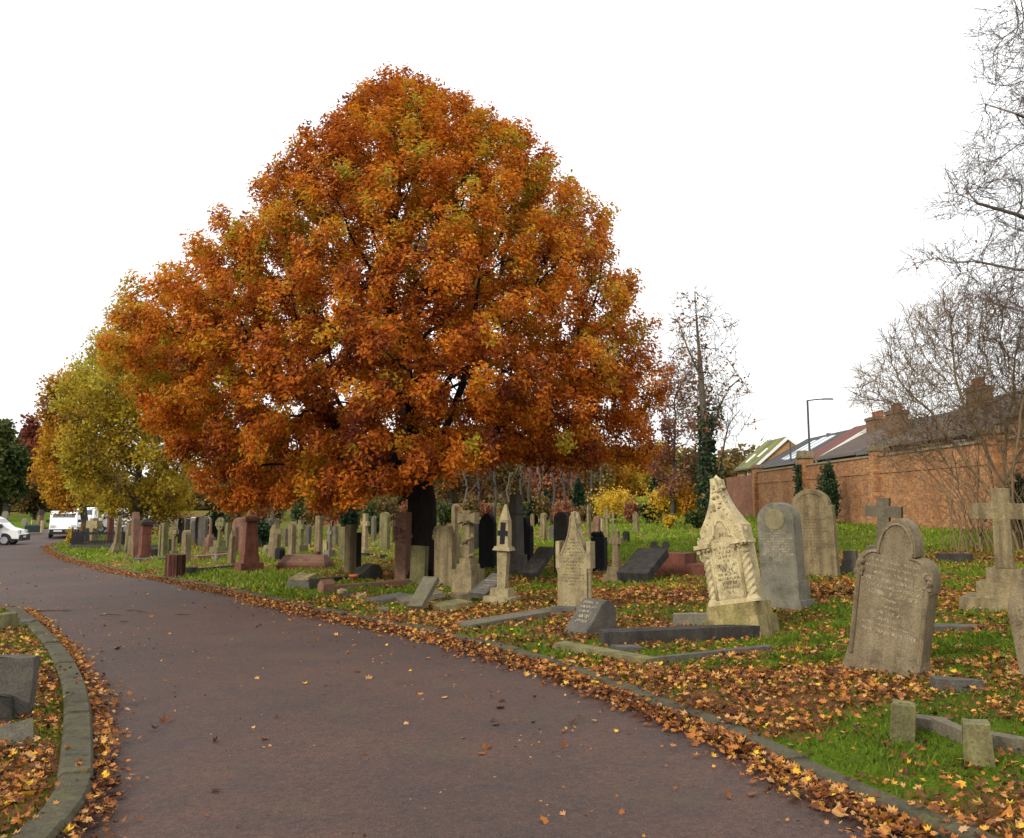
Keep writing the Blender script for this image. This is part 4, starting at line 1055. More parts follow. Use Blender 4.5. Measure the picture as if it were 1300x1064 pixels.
# ---- the oak
def oak():
    b = OAK.copy(); b[2] = tz1(b[0], b[1]) - .05; Y = b[1]; rg = np.random.default_rng(11)
    T = [(86, 482, 500), (100, 462, 540), (118, 438, 578), (160, 418, 655), (200, 362, 712), (250, 312, 768), (290, 268, 798), (345, 212, 818), (400, 152, 840), (450, 124, 856), (500, 150, 862), (550, 180, 855), (590, 220, 835), (620, 250, 800), (640, 268, 740), (660, 280, 680)]
    zs = np.array([onY(500, t[0], Y)[2] for t in T][::-1]); xl = np.array([onY(t[1], t[0], Y)[0] for t in T][::-1]); xr = np.array([onY(t[2], t[0], Y)[0] for t in T][::-1])
    out = []; z0, z1 = 1.30, zs[-1]
    while len(out) < 5800:
        z = rg.uniform(z0, z1); l, r = np.interp(z, zs, xl), np.interp(z, zs, xr); c, h = (l + r) / 2, (r - l) / 2 * .97
        x, y = rg.uniform(-1, 1, 2); q = math.hypot(x, y)
        top = z / z1
        if q > 1 or (q < .62 and rg.random() > .42 + .5 * top ** 3): continue
        # the skirt hangs low at the left front, lifts at the right
        X, Y_ = c + x * h, Y + .3 + y * h * .88
        low = 1.52 + .68 * np.clip((X - b[0] + 1.0) / 2.2, 0, 1) + 1.7 * (1 - min(1, q / .62)) + (.35 if y > .2 else 0)
        if z < low: continue
        if fbm(X * .45 + 31, (Y_ + z * 1.3) * .45 + 17, 8, 2) < .30 and rg.random() < .7: continue
        out.append((X, Y_, z))
    pos = []; par = []
    def chain(start, pts):
        p = start
        for q in pts: pos.append(np.array(q, float)); par.append(p); p = len(pos) - 1
        return p
    x0, y0, zb = b
    t0 = chain(-1, [(x0, y0, zb - .15), (x0 + .0, y0, zb + .5), (x0 - .02, y0, zb + 1.1), (x0 - .05, y0, zb + 1.7), (x0 - .1, y0, zb + 2.1)])
    for k, (dx, dy, dz) in enumerate(((-1.5, -.5, .55), (1.7, -.2, .9), (-.5, .3, 1.9), (.7, .7, 1.5), (-.9, 1.3, 1.0), (.5, -1.5, 1.1), (-.2, -.9, 2.0), (1.4, 1.3, 1.0), (-1.6, -1.5, .9))):
        s = t0 - (1 if k in (0, 4) else 0); P0 = pos[s]
        chain(s, [P0 + np.array((dx, dy, dz)) * f + np.array((0, 0, .25 * f * f)) for f in (.3, .6, .9, 1.25)])
    pos, par = colonize(out, pos, par, .25, 3.0, .31, 110, (0, 0, .06), .22, 5)
    def tf(C): return .10 * np.clip((C[:, 2] - 3) / 5, -.6, 1) - .20 * np.clip((C[:, 2] - 7.5) / 3, 0, 1) - .18 * np.clip((C[:, 0] - 0.8) / 3, 0, 1)
    e = build_tree('oak_tree', 'big spreading oak with rust orange autumn leaves and black trunk among the gravestones', 'tree', b, pos, par, .007, .31, 'oakbark', 'oakleaf', 370000, .098, .25, 'oak', .017, .57, seed=6, tintf=tf, gap=.20, center=b + np.array([-.5, 0, 3.2]), ex=.9)
    # flare of the roots
    bm = bmesh.new()
    for k in range(7):
        a = k * .9 + .3; tube(bm, [(.12 * math.cos(a), .12 * math.sin(a), .75), (.26 * math.cos(a), .26 * math.sin(a), .25), (.5 * math.cos(a), .5 * math.sin(a), -.02), (.75 * math.cos(a), .75 * math.sin(a), -.15)], [.14, .13, .09, .04], 7)
    ob_bm('roots', bm, M['oakbark'], e, True)
oak()

def gen_tree(name, label, px, D, top, cl, cr, cb, barkm, leafm, nleaf, leaf, tip=.012, rmax=.2, natt=420, step=.5, natural=.35, shape='quad', thin=.05, group=None, py=None, spread=.5, tint0=.5, gap=.3, seed=1, cat='tree', base_dx=0, trunk=.35, dk=None, shell=.5, ry=None, twig=None):
    """a tree whose trunk stands at column px at distance D; crown between pixel columns cl..cr, top..cb"""
    rg = np.random.default_rng(seed); X = onY(px, 640, D)[0]; b = np.array([X, D, tz1(X, D) - .08])
    zt, zb = onY(px, top, D)[2], onY(px, cb, D)[2]; l, r = onY(cl, 600, D)[0], onY(cr, 600, D)[0]; c, h = (l + r) / 2, (r - l) / 2; H = zt - zb
    lumps = [(c, D, zb + H * .45, h * .88, (ry or h) * .85, H * .46), (c, D, zb + H * .7, h * .6, (ry or h) * .6, H * .30)]
    for k in range(7):
        a = rg.uniform(0, 6.28); f = rg.uniform(.3, .7); lumps.append((c + h * f * math.cos(a), D + (ry or h) * f * math.sin(a), zb + H * rg.uniform(.2, .75), h * .36, (ry or h) * .36, H * .2))
    A = env_points(natt, lumps, rg, shell); A = A[A[:, 2] > b[2] + .5]
    ztr = b[2] + (zb + H * .25 - b[2]) * trunk * 2 ; n = max(2, int((ztr - b[2]) / step))
    pos = [b + np.array([(c - X) * .3 * i / n + .05 * math.sin(i), 0, (ztr - b[2]) * i / n]) for i in range(n + 1)]; par = [i - 1 for i in range(n + 1)]
    pos, par = colonize(A, pos, par, step, step * 9, dk or step * 1.1, 70, (0, 0, .1), .2, seed)
    return build_tree(name, label, cat, b, pos, par, tip, rmax, barkm, leafm, nleaf, leaf, spread, shape, thin, tint0, group, gap, seed, twig=twig)

# ---- left: limes and the far trees
gen_tree('lime_tree', 'tall yellow green tree left of the oak, thinning at its top', 176, 44, 372, 56, 305, 668, 'slimbark', 'yellowleaf', 44000, .19, .010, .24, 800, .45, seed=21, spread=.6, tint0=.55, gap=.38, thin=.04, twig=(2, 1.1, .010, .05))
gen_tree('lime_tree', 'amber yellow tree at the bend of the road behind the vans', 112, 54, 470, 40, 140, 652, 'slimbark', 'amberleaf', 22000, .21, .012, .2, 380, .5, seed=22, spread=.65, tint0=.45, gap=.25)
gen_tree('beech_tree', 'rust red tree beyond the parked vans', 42, 105, 523, 14, 66, 640, 'slimbark', 'redleaf', 5000, .55, .03, .3, 260, .9, seed=23, spread=1.1, thin=.1, gap=.2)
gen_tree('broadleaf_tree', 'dark green tree with russet patches at the left edge', 8, 92, 538, -34, 36, 650, 'slimbark', 'greenleaf', 7000, .5, .03, .3, 260, .9, seed=24, spread=1.0, thin=.1, gap=.15)
gen_tree('broadleaf_tree', 'rust brown tree half hidden at the left edge behind the dark green one', -14, 110, 530, -50, 20, 640, 'slimbark', 'duskleaf', 4500, .55, .03, .3, 240, .9, seed=25, spread=1.1, thin=.1, gap=.2)
gen_tree('small_tree', 'grey green bushy tree on the slope behind the vans', 45, 98, 606, 26, 64, 655, 'slimbark', 'oliveleaf', 3500, .45, .03, .2, 200, .7, seed=26, spread=.8, thin=.1, gap=.15)
# ---- the bare tree with ivy and its russet neighbour
def bare_tall():
    rg = np.random.default_rng(31); D = 47.0; X = onY(906, 640, D)[0]; b = np.array([X, D, tz1(X, D) - .1])
    L = []
    for (px, py, rx, rz) in ((884, 392, 26, 34), (868, 425, 26, 34), (908, 430, 26, 45), (880, 470, 34, 40), (922, 490, 28, 32), (895, 525, 40, 40), (858, 470, 18, 36), (938, 480, 10, 16), (925, 545, 22, 26)):
        p = onY(px, py, D); s = D / F; L.append((p[0], D, p[2], rx * s * 1.25, rx * s, rz * s))
    A = env_points(820, L, rg)
    pts = [(906, 690), (903, 640), (899, 600), (897, 560), (893, 520), (890, 480), (887, 440), (884, 400), (882, 370)]
    pos = [np.array(onY(x, y, D + .3 * math.sin(i))) for i, (x, y) in enumerate(pts)]; pos[0] = b; par = [i - 1 for i in range(len(pts))]
    for s, br in ((3, ((905, 545), (914, 515), (926, 492), (940, 480))), (1, ((914, 600), (920, 560), (925, 540))), (5, ((872, 440), (860, 405)))):
        p = s
        for q in br: pos.append(onY(q[0], q[1], D + rg.uniform(-.8, .8))); par.append(p); p = len(pos) - 1
    pos, par = colonize(A, pos, par, .38, 4, .36, 60, (0, 0, .12), .22, 32)
    e = build_tree('bare_tree', 'tall bare tree with ivy clad trunk beyond the lawn', 'tree', b, pos, par, .009, .30, 'greybark', 'duskleaf', 900, .19, .3, 'quad', .03, .75, seed=33, gap=.52, twig=(3, .9, .009, .045), ex=3)
    C = []
    for i in range(1, 5):
        a, q = pos[i - 1], pos[i]
        for k in range(520 if i < 4 else 200): t = rg.random(); v = rg.normal(0, 1, 3); v /= np.linalg.norm(v); C.append(a + (q - a) * t + v * rg.uniform(.3, .9 if i < 3 else .5))
    for i in (9, 10):
        for k in range(90): v = rg.normal(0, 1, 3); C.append(pos[i - 1] + (pos[i] - pos[i - 1]) * rg.random() + v / np.linalg.norm(v) * rg.uniform(.2, .5))
    C = np.array(C); leaves_ob('ivy', C - b, .26 * rg.uniform(.6, 1.2, len(C)), 'quad', rg.random(len(C)), M['darkgreen'], e, None, rg)
bare_tall()
gen_tree('beech_tree', 'thin dusky russet tree between the oak and the ivy clad bare tree', 852, 51, 436, 800, 922, 640, 'slimbark', 'duskleaf', 6000, .19, .010, .14, 480, .45, seed=34, spread=.5, tint0=.6, gap=.47, thin=.035, twig=(2, .7, .008, .04))
# ---- right: the many stemmed bare tree in front of the wall
def thicket():
    rg = np.random.default_rng(41); D = 23.0; b = np.array(at(1262, 700)); D = b[1]
    L = []; s = D / F
    for (px, py, rx, rz) in ((1130, 490, 46, 46), (1170, 440, 50, 50), (1225, 410, 60, 50), (1290, 420, 60, 60), (1200, 510, 70, 60), (1270, 510, 60, 70), (1340, 470, 70, 90), (1150, 560, 45, 40)):
        p = onY(px, py, D); L.append((p[0], D, p[2], rx * s, rx * s * 1.1, rz * s))
    A = env_points(3200, L, rg)
    pos = [b - np.array([0, 0, .1])]; par = [-1]
    for k in range(19):
        a = rg.uniform(0, 6.28); bx = b + np.array([math.cos(a) * rg.uniform(.1, .9), math.sin(a) * rg.uniform(.1, .7), -.1]); tx = rg.uniform(1150, 1330); p = onY(tx, rg.uniform(500, 600), D + rg.uniform(-1.2, 1.2))
        q = 0; n = 8; pos.append(bx); par.append(-1); q = len(pos) - 1
        for i in range(1, n + 1): t = i / n; pos.append(bx + (p - bx) * np.array([t ** 1.4, t ** 1.2, t]) + rg.normal(0, .03, 3)); par.append(q); q = len(pos) - 1
    pos, par = colonize(A, pos, par, .17, 2.4, .17, 90, (0, 0, .16), .12, 42)
    e = build_tree('bare_thicket_tree', 'many stemmed bare tree with dense brown twigs in front of the brick wall', 'tree', b, pos, par, .0045, None, 'brownbark', 'duskleaf', 500, .06, .2, 'quad', .012, .55, seed=43, gap=.5, twig=(4, .55, .0050, .022))
    # thin whips leaning out over the lawn and grass at the left
    V = []
    bm = bmesh.new()
    for k in range(34):
        x0, y0 = rg.uniform(-1.3, .9), rg.uniform(-.8, .6); tx = rg.uniform(-3.0, 1.0); hh = rg.uniform(1.6, 4.0)
        pts = [(x0 + (tx) * (t ** 1.7), y0 + rg.normal(0, .04), -.05 + hh * t - .5 * (t ** 3) * abs(tx) * .4) for t in np.linspace(0, 1, 9)]
        tube(bm, pts, list(np.linspace(.016, .004, 9)), 4)
    ob_bm('whips', bm, M['brownbark'], e)
thicket()
def big_right():
    rg = np.random.default_rng(51); D = 19.0; X = onY(1480, 640, D)[0]; b = np.array([X, D, tz1(X, D) - .1]); s = D / F
    L = []
    for (px, py, rx, rz) in ((1290, 60, 52, 80), (1300, 190, 75, 60), (1235, 250, 60, 36), (1200, 330, 50, 24), (1260, 340, 60, 40), (1330, 300, 70, 90), (1250, 395, 50, 18), (1380, 80, 90, 110), (1420, 300, 70, 90)):
        p = onY(px, py, D); L.append((p[0], D, p[2], rx * s, rx * s * 1.2, rz * s))
    A = env_points(2200, L, rg)
    pos = [b]; par = [-1]; p = 0
    for q in ((1478, 560), (1474, 480), (1468, 400), (1462, 320), (1450, 220), (1440, 120), (1425, 20)): pos.append(onY(q[0], q[1], D)); par.append(p); p = len(pos) - 1
    for sidx, br in ((2, ((1430, 430), (1370, 400), (1300, 396), (1262, 385), (1225, 372), (1200, 385))), (3, ((1410, 360), (1340, 345), (1290, 342), (1240, 332), (1200, 333), (1175, 322))),
                     (4, ((1400, 300), (1330, 290), (1290, 272), (1240, 258), (1215, 245), (1200, 215))), (5, ((1400, 190), (1330, 160), (1290, 145), (1250, 132), (1240, 105))), (6, ((1390, 90), (1330, 60), (1300, 20), (1290, -30)))):
        p = sidx
        for i, q in enumerate(br): pos.append(onY(q[0], q[1], D + rg.uniform(-.5, .5) - .2 * i)); par.append(p); p = len(pos) - 1
    pos, par = colonize(A, pos, par, .20, 2.5, .20, 80, (-.06, 0, .08), .12, 52)
    build_tree('bare_tree', 'large bare tree whose spreading limbs reach in at the upper right', 'tree', b, pos, par, .0045, .22, 'wispbark', 'duskleaf', 700, .07, .2, 'quad', .012, .6, seed=53, gap=.5, twig=(4, .6, .0044, .02), ex=1.9)
big_right()
# ---- shrubs and background trees
def shrub(name, label, px, py, top, wpx, leafm, n, leaf, cat='shrub', seed=1, group=None, D=None, col=False, tint0=.5, stems=True):
    rg = np.random.default_rng(seed); b = at(px, py) if D is None else np.array([onY(px, 640, D)[0], D, 0]); b[2] = tz1(b[0], b[1]); D = b[1]; s = D / F
    h = onY(px, top, D)[2] - b[2]; w = wpx * s / 2
    e = empty(name, b, (0, 0, 0), label, cat, group)
    C = []
    lumps = [(0, 0, .5, .9 if col else .75, .5)] + [(rg.uniform(-.6, .6), rg.uniform(-.6, .6), rg.uniform(.3, .8), .4, .28) for _ in range(6 if not col else 2)]
    for (x, y, z, r_, rz) in lumps:
        k = int(n / len(lumps)); v = rg.normal(0, 1, (k, 3)); v /= np.linalg.norm(v, axis=1)[:, None]; v *= (rg.random(k) ** .4)[:, None] * (1 + rg.normal(0, .10, k))[:, None]
        C.append(np.stack([(x * (1 - r_) + v[:, 0] * r_) * w * (1 - .35 * np.clip(v[:, 2], 0, 1) if col else 1), (y * (1 - r_) + v[:, 1] * r_) * w, (z * (1 - rz * 2) + rz + v[:, 2] * rz) * h if not col else (.5 + v[:, 2] * .5) * h], 1))
    C = np.concatenate(C); C = C[C[:, 2] > .02]; C = C[fbm(C[:, 0] * 2.2 + 20, C[:, 1] * 2 + C[:, 2] * 2.2 + 20, seed, 2) > .3]
    tint = np.clip(tint0 + rg.normal(0, .22, len(C)), 0, 1)
    leaves_ob('foliage', C, leaf * rg.uniform(.6, 1.2, len(C)), 'quad', tint, M[leafm], e, None, rg)
    if stems:
        bm = bmesh.new()
        for k in range(7): a = rg.uniform(0, 6.28); f = rg.uniform(.1, .6) * w; tube(bm, [(f * .2 * math.cos(a), f * .2 * math.sin(a), -.05), (f * .6 * math.cos(a), f * .6 * math.sin(a), h * .4), (f * math.cos(a), f * math.sin(a), h * .75)], [.03, .022, .01], 4)
        ob_bm('stem', bm, M['slimbark'], e)
    return e
for i, (nm, lab, px, py, top, w, lm, n, lf) in enumerate((
    ('golden_shrub', 'golden leaved bush at the far edge of the lawn, left of the dark holly', 778, 666, 612, 84, 'goldleaf', 4200, .2),
    ('golden_shrub', 'golden leaved bush farther right, beside the ivy clad tree', 846, 668, 611, 86, 'goldleaf', 4200, .2),
    ('golden_shrub', 'small bright yellow bush low in front of the dark holly', 850, 672, 651, 26, 'goldleaf', 900, .18),
    ('russet_shrub', 'russet orange bush at the foot of the ivy clad bare tree', 874, 668, 606, 40, 'amberleaf', 1800, .22),
    ('holly_shrub', 'dark green holly between the golden bushes', 826, 668, 632, 38, 'darkgreen', 1800, .2),
    ('brown_shrub', 'brownish purple bush between golden bush and holly', 803, 667, 632, 30, 'duskleaf', 1300, .2),
    ('green_shrub', 'low green bush right of the golden ones', 886, 671, 645, 44, 'greenleaf', 1300, .22),
    ('green_shrub', 'low green scrub left of the golden bushes', 742, 664, 640, 40, 'oliveleaf', 1300, .22),
    ('dark_shrub', 'dark evergreen bush under the oak skirt behind the pedestal', 334, 697, 658, 34, 'darkgreen', 2600, .16),
    ('dark_shrub', 'dark evergreen bush behind the mossy celtic cross', 272, 690, 642, 36, 'darkgreen', 2600, .18),
    ('dark_shrub', 'dark evergreen bush behind the thin pale cross', 474, 684, 648, 24, 'darkgreen', 1500, .18),
    ('dark_shrub', 'low dark hedge plant beside the iron railings', 108, 684, 658, 20, 'amberleaf', 900, .16),
    ('yellow_shrub', 'small yellow green bush at the near end of the iron railings', 88, 690, 667, 16, 'goldleaf', 900, .13))):
    shrub(nm, lab, px, py, top, w, lm, n, lf, seed=60 + i)
shrub('conifer_shrub', 'dark green conifer bush against the brick wall', 1053, 667, 588, 36, 'darkgreen', 6500, .13, 'conifer', 80, None, None, True, .62)
shrub('evergreen_shrub', 'dark evergreen behind the tall plain cross at the right edge', 1300, 694, 596, 46, 'darkgreen', 4200, .12, 'shrub', 81)
for i, (px, top, w, D) in enumerate(((735, 606, 18, 66), (694, 622, 22, 72), (676, 634, 16, 62), (444, 640, 26, 58), (835, 596, 26, 74))):
    shrub('yew_tree', ('slim dark yew right of the pale pointed headstone', 'dark yew among the far trunks right of the pinnacle', 'small dark yew behind the white table tomb', 'dark yew under the oak left of its trunk', 'dark yew above the golden bushes')[i], px, 664, top, w, 'darkgreen', 3000, .26, 'tree', 90 + i, None, D, True, .35)
LM = ('oliveleaf', 'duskleaf', 'oliveleaf', 'amberleaf', 'yellowleaf', 'greenleaf', 'oliveleaf', 'duskleaf')
lab_ = {'oliveleaf': 'olive brown woodland tree seen under the oak far off', 'duskleaf': 'russet woodland tree far beyond the gravestones', 'amberleaf': 'amber woodland tree far beyond the gravestones', 'yellowleaf': 'yellowish woodland tree far beyond the gravestones', 'greenleaf': 'dull green woodland tree far beyond the gravestones'}
xs = [300, 350, 398, 436, 482, 528, 572, 612, 654, 700, 748, 790, 836, 880, 930, 330, 420, 560, 640, 770, 905, 965]
for i, px in enumerate(xs):
    D = 82 + (i * 37 % 30); lm = LM[i % 8]
    gen_tree('woodland_tree', lab_[lm], px, D, 556 + (i * 17 % 34) + (18 if px > 900 else 0), px - 34, px + 34, 636, 'greybark' if i % 3 else 'slimbark', lm, 2600, .42, .03, .22, 170, .8, seed=100 + i, spread=.9, thin=.09, gap=.25, group='woodland trees beyond the gravestones', trunk=.4)
# thin pale trunks that show below the oak
rg = np.random.default_rng(5)
# far wood closing the view
def far_wood():
    C = []; tt = []
    for k in range(330):
        a = rg.uniform(-.75, .62); D = rg.uniform(135, 185); x = a * D; g = float(gz(x, D)); h = rg.uniform(4.5, 9) * (1 if a > -.35 else .9) * (.45 if k % 2 else 1); w = rg.uniform(3, 6)
        v = rg.normal(0, 1, (230, 3)); v /= np.linalg.norm(v, axis=1)[:, None]; v *= (rg.random(230) ** .35)[:, None]
        C.append(np.stack([x + v[:, 0] * w, D + v[:, 1] * w, g + h * .5 + v[:, 2] * h * .52], 1)); tt.append(np.clip(rg.uniform(.2, .8) + rg.normal(0, .15, 230), 0, 1))
    C = np.concatenate(C); tag(leaves_ob('distant_woodland', C, rg.uniform(.9, 1.7, len(C)), 'quad', np.concatenate(tt), M['oliveleaf'], None, None, rg), kind='stuff')
far_wood()
for i in range(20):
    px = 300 + i * 24 + (i * 7 % 11); D = 58 + (i * 13 % 17)
    shrub('undergrowth_shrub', 'brown and olive undergrowth bush among the trunks beyond the gravestones', px, 660, 622 + (i * 11 % 22), 44, ('oliveleaf', 'duskleaf', 'oliveleaf', 'greenleaf')[i % 4], 1300, .22, 'shrub', 200 + i, 'undergrowth bushes beyond the gravestones', D)
def sapling(i, px, D):
    X = onY(px, 640, D)[0]; zg = tz1(X, D); rg = np.random.default_rng(300 + i); h = rg.uniform(4, 6.5); bm = bmesh.new()
    P = [(rg.normal(0, .05) + .12 * math.sin(k + i), rg.normal(0, .05), -.1 + h * k / 8) for k in range(9)]; tube(bm, P, list(np.linspace(.13, .05, 9)), 7)
    for k in range(5): q = Vector(P[4 + k % 5]); a = rg.uniform(0, 6.28); tube(bm, [q, q + Vector((.6 * math.cos(a), .6 * math.sin(a), .6)), q + Vector((1.1 * math.cos(a), 1.1 * math.sin(a), 1.4))], [.05, .03, .012], 5)
    o = tag(ob_bm('slender_tree', bm, M['slimbark'] if i % 3 else M['greybark'], None, True), 'slender pale trunk standing in the wood seen under the oak', 'tree', 'slender trunks in the wood behind the oak'); o.location = (X, D, zg)
M['palebark'] = bark('pale_bark', (.16, .13, .085), (.30, .25, .17))
for i, px in enumerate((345, 372, 455, 590, 606, 628, 645, 662, 672, 684, 702, 715, 727, 752, 764)): sapling(i, px, 60 + (i * 19 % 23))
# ---------------------------------------------------------------- brick wall
def brickmat(name, c1, c2, mortar, scale=1.0, kind='Object', dirt=.5):
    m, nt, b = newmat(name); v = coords(nt, 'Object', rnd=False)
    # bricks laid in the y-z plane: swap axes so that rows follow z
    sx = nd(nt, 'ShaderNodeSeparateXYZ'); nt.links.new(v, sx.inputs[0]); cx = nd(nt, 'ShaderNodeCombineXYZ')
    ad = nd(nt, 'ShaderNodeMath', operation='ADD'); nt.links.new(sx.outputs[0], ad.inputs[0]); nt.links.new(sx.outputs[1], ad.inputs[1])
    nt.links.new(ad.outputs[0], cx.inputs[0]); nt.links.new(sx.outputs[2], cx.inputs[1])
    bt = nd(nt, 'ShaderNodeTexBrick', Scale=1.0); bt.inputs['Brick Width'].default_value = .23; bt.inputs['Row Height'].default_value = .075; bt.inputs['Mortar Size'].default_value = .008
    bt.inputs['Color1'].default_value = (*c1, 1); bt.inputs['Color2'].default_value = (*c2, 1); bt.inputs['Mortar'].default_value = (*mortar, 1); nt.links.new(cx.outputs[0], bt.inputs['Vector'])
    c = mix(nt, ramp(nt, noise(nt, .55, 5, .65, v), [(.35, (0, 0, 0)), (.65, (.8,) * 3)]), bt.outputs['Color'], mix(nt, 1, bt.outputs['Color'], (.62, .52, .46), 'MULTIPLY'))
    c = mix(nt, ramp(nt, noise(nt, 2.6, 6, .7, v), [(.46, (0, 0, 0)), (.7, (dirt,) * 3)]), c, (.10, .075, .05))
    c = mix(nt, .7, c, mix(nt, 1, c, ramp(nt, noise(nt, 7, 4, .8, v), [(.35, (.55, .52, .5)), (.65, (1.4, 1.38, 1.3))]), 'MULTIPLY'))
    c = mix(nt, ramp(nt, noise(nt, 1.5, 6, .75, v, .4), [(.58, (0, 0, 0)), (.72, (.5,) * 3)]), c, (.44, .31, .17))
    nt.links.new(c, b.inputs['Base Color']); bump(nt, b, bt.outputs['Fac'], -.4, .01); return m
M['brick'] = brickmat('old_red_brick', (.52, .235, .085), (.27, .105, .05), (.34, .25, .15))
M['redbrick'] = brickmat('dark_red_brick', (.25, .095, .055), (.17, .06, .04), (.2, .14, .1))
M['coping'] = stone('brick_wall_coping', (.26, .20, .12), (.13, .10, .06), (.2, .2, .07), .3)
def wall():
    X0 = 15.9; ys = [58.6, 49.0, 39.2, 29.5, 20.5, 10]; e = empty('brick_wall', (X0, 40, tz1(X0, 40)), (0, 0, 0), 'long old red brick wall with capped piers along the right side', 'wall')
    o = np.array([X0, 40, tz1(X0, 40)])
    def part(name, bm, m): q = ob_bm(name, bm, M[m], e); return q
    T = 3.62
    bm = bmesh.new(); bc = bmesh.new()
    for a, b in zip(ys, ys[1:]):
        zb = min(tz1(X0, a), tz1(X0, b)) - .3; L = a - b - .42
        box(bm, (0, (a + b) / 2 - 40, zb - o[2]), (.34, L, T - zb), 0)
        box(bm, (-.04, (a + b) / 2 - 40, T - .72 - o[2]), (.34, L - .01, .12), 0)
        box(bc, (0, (a + b) / 2 - 40, T + .002 - o[2]), (.46, L, .10), .02, .8)
    part('wall', bm, 'brick'); part('coping', bc, 'coping')
    for i, y in enumerate(ys):
        zb = tz1(X0, y) - .3; bm = bmesh.new(); top = T + (.42 if i == 1 else .25)
        box(bm, (-.08, y - 40, zb - o[2]), (.62, .52 if i != 1 else .8, top - zb), 0); p = part('pier', bm, 'brick')
        bm = bmesh.new(); wd = .62 if i != 1 else .95
        box(bm, (-.08, y - 40, top - o[2] + .002), (.78, wd + .04, .09), .015); box(bm, (-.08, y - 40, top - o[2] + .092), (.72, wd - .04, .16 if i != 1 else .32), .05, .86)
        q = ob_bm('cap', bm, M['coping'], p)
    bm = bmesh.new(); box(bm, (0, 58.6 + 4.3 - 40, tz1(X0, 62) - .3 - o[2]), (.3, 7.8, 3.0), 0, M=None); part('return_wall', bm, 'redbrick')
    # ivy on the wide pier
    rgx = np.random.default_rng(71); C = np.stack([X0 - .46 - rgx.random(700) * .12, 49 + rgx.normal(0, .26, 700), 1.8 + rgx.random(700) * 1.9], 1)
    ow = leaves_ob('ivy', C - o, .17 * rgx.uniform(.6, 1.2, 700), 'quad', rgx.random(700), M['darkgreen'], e, None, rgx)
wall()
# ---------------------------------------------------------------- houses beyond the wall
def roofmat(name, a, b_, moss=None, sc=(1, 4.5, 4.5)):
    m, nt, b = newmat(name); v = coords(nt, 'Object', rnd=False)
    bt = nd(nt, 'ShaderNodeTexBrick', Scale=1.0); bt.inputs['Brick Width'].default_value = .28; bt.inputs['Row Height'].default_value = .22; bt.inputs['Mortar Size'].default_value = .012
    bt.inputs['Color1'].default_value = (*a, 1); bt.inputs['Color2'].default_value = (*b_, 1); bt.inputs['Mortar'].default_value = (*[k * .4 for k in a], 1)
    sx = nd(nt, 'ShaderNodeSeparateXYZ'); nt.links.new(v, sx.inputs[0]); cx = nd(nt, 'ShaderNodeCombineXYZ'); nt.links.new(sx.outputs[1], cx.inputs[0]); nt.links.new(sx.outputs[2], cx.inputs[1]); nt.links.new(cx.outputs[0], bt.inputs['Vector'])
    c = bt.outputs['Color']
    if moss: c = mix(nt, ramp(nt, noise(nt, .8, 5, .65, v), [(.4, (0, 0, 0)), (.6, (.85,) * 3)]), c, moss)
    c = mix(nt, ramp(nt, noise(nt, 1.6, 5, .7, v), [(.45, (0, 0, 0)), (.75, (.5,) * 3)]), c, tuple(k * .5 for k in a))
    nt.links.new(c, b.inputs['Base Color']); return m
M['mossroof'] = roofmat('mossy_tiles', (.10, .10, .055), (.13, .125, .06), (.19, .21, .03))
M['slateroof'] = roofmat('dark_slates', (.05, .05, .052), (.075, .072, .07))
M['redroof'] = roofmat('red_clay_tiles', (.17, .065, .045), (.13, .05, .04))
M['brownroof'] = roofmat('brown_tiles', (.085, .062, .05), (.12, .085, .065))
M['stock'] = brickmat('yellow_stock_brick', (.50, .28, .09), (.42, .22, .07), (.40, .30, .2), dirt=.25)
M['housebrick'] = brickmat('brown_brick', (.24, .13, .075), (.17, .09, .06), (.2, .16, .12))
M['white'] = simple('white_paint', (.75, .74, .70), .5, .06)
M['pane'] = simple('window_glass', (.05, .065, .075), .08, .2, spec=.8)
M['solar'] = simple('bright_roof_panel', (.55, .62, .68), .12, .08, spec=.9, metal=.3)
M['trim'] = simple('black_plastic', (.025, .025, .028), .6, .2)
M['guttergrey'] = simple('grey_gutter', (.12, .11, .10), .6, .2)
M['pots'] = simple('chimney_pot_clay', (.24, .10, .06), .85)
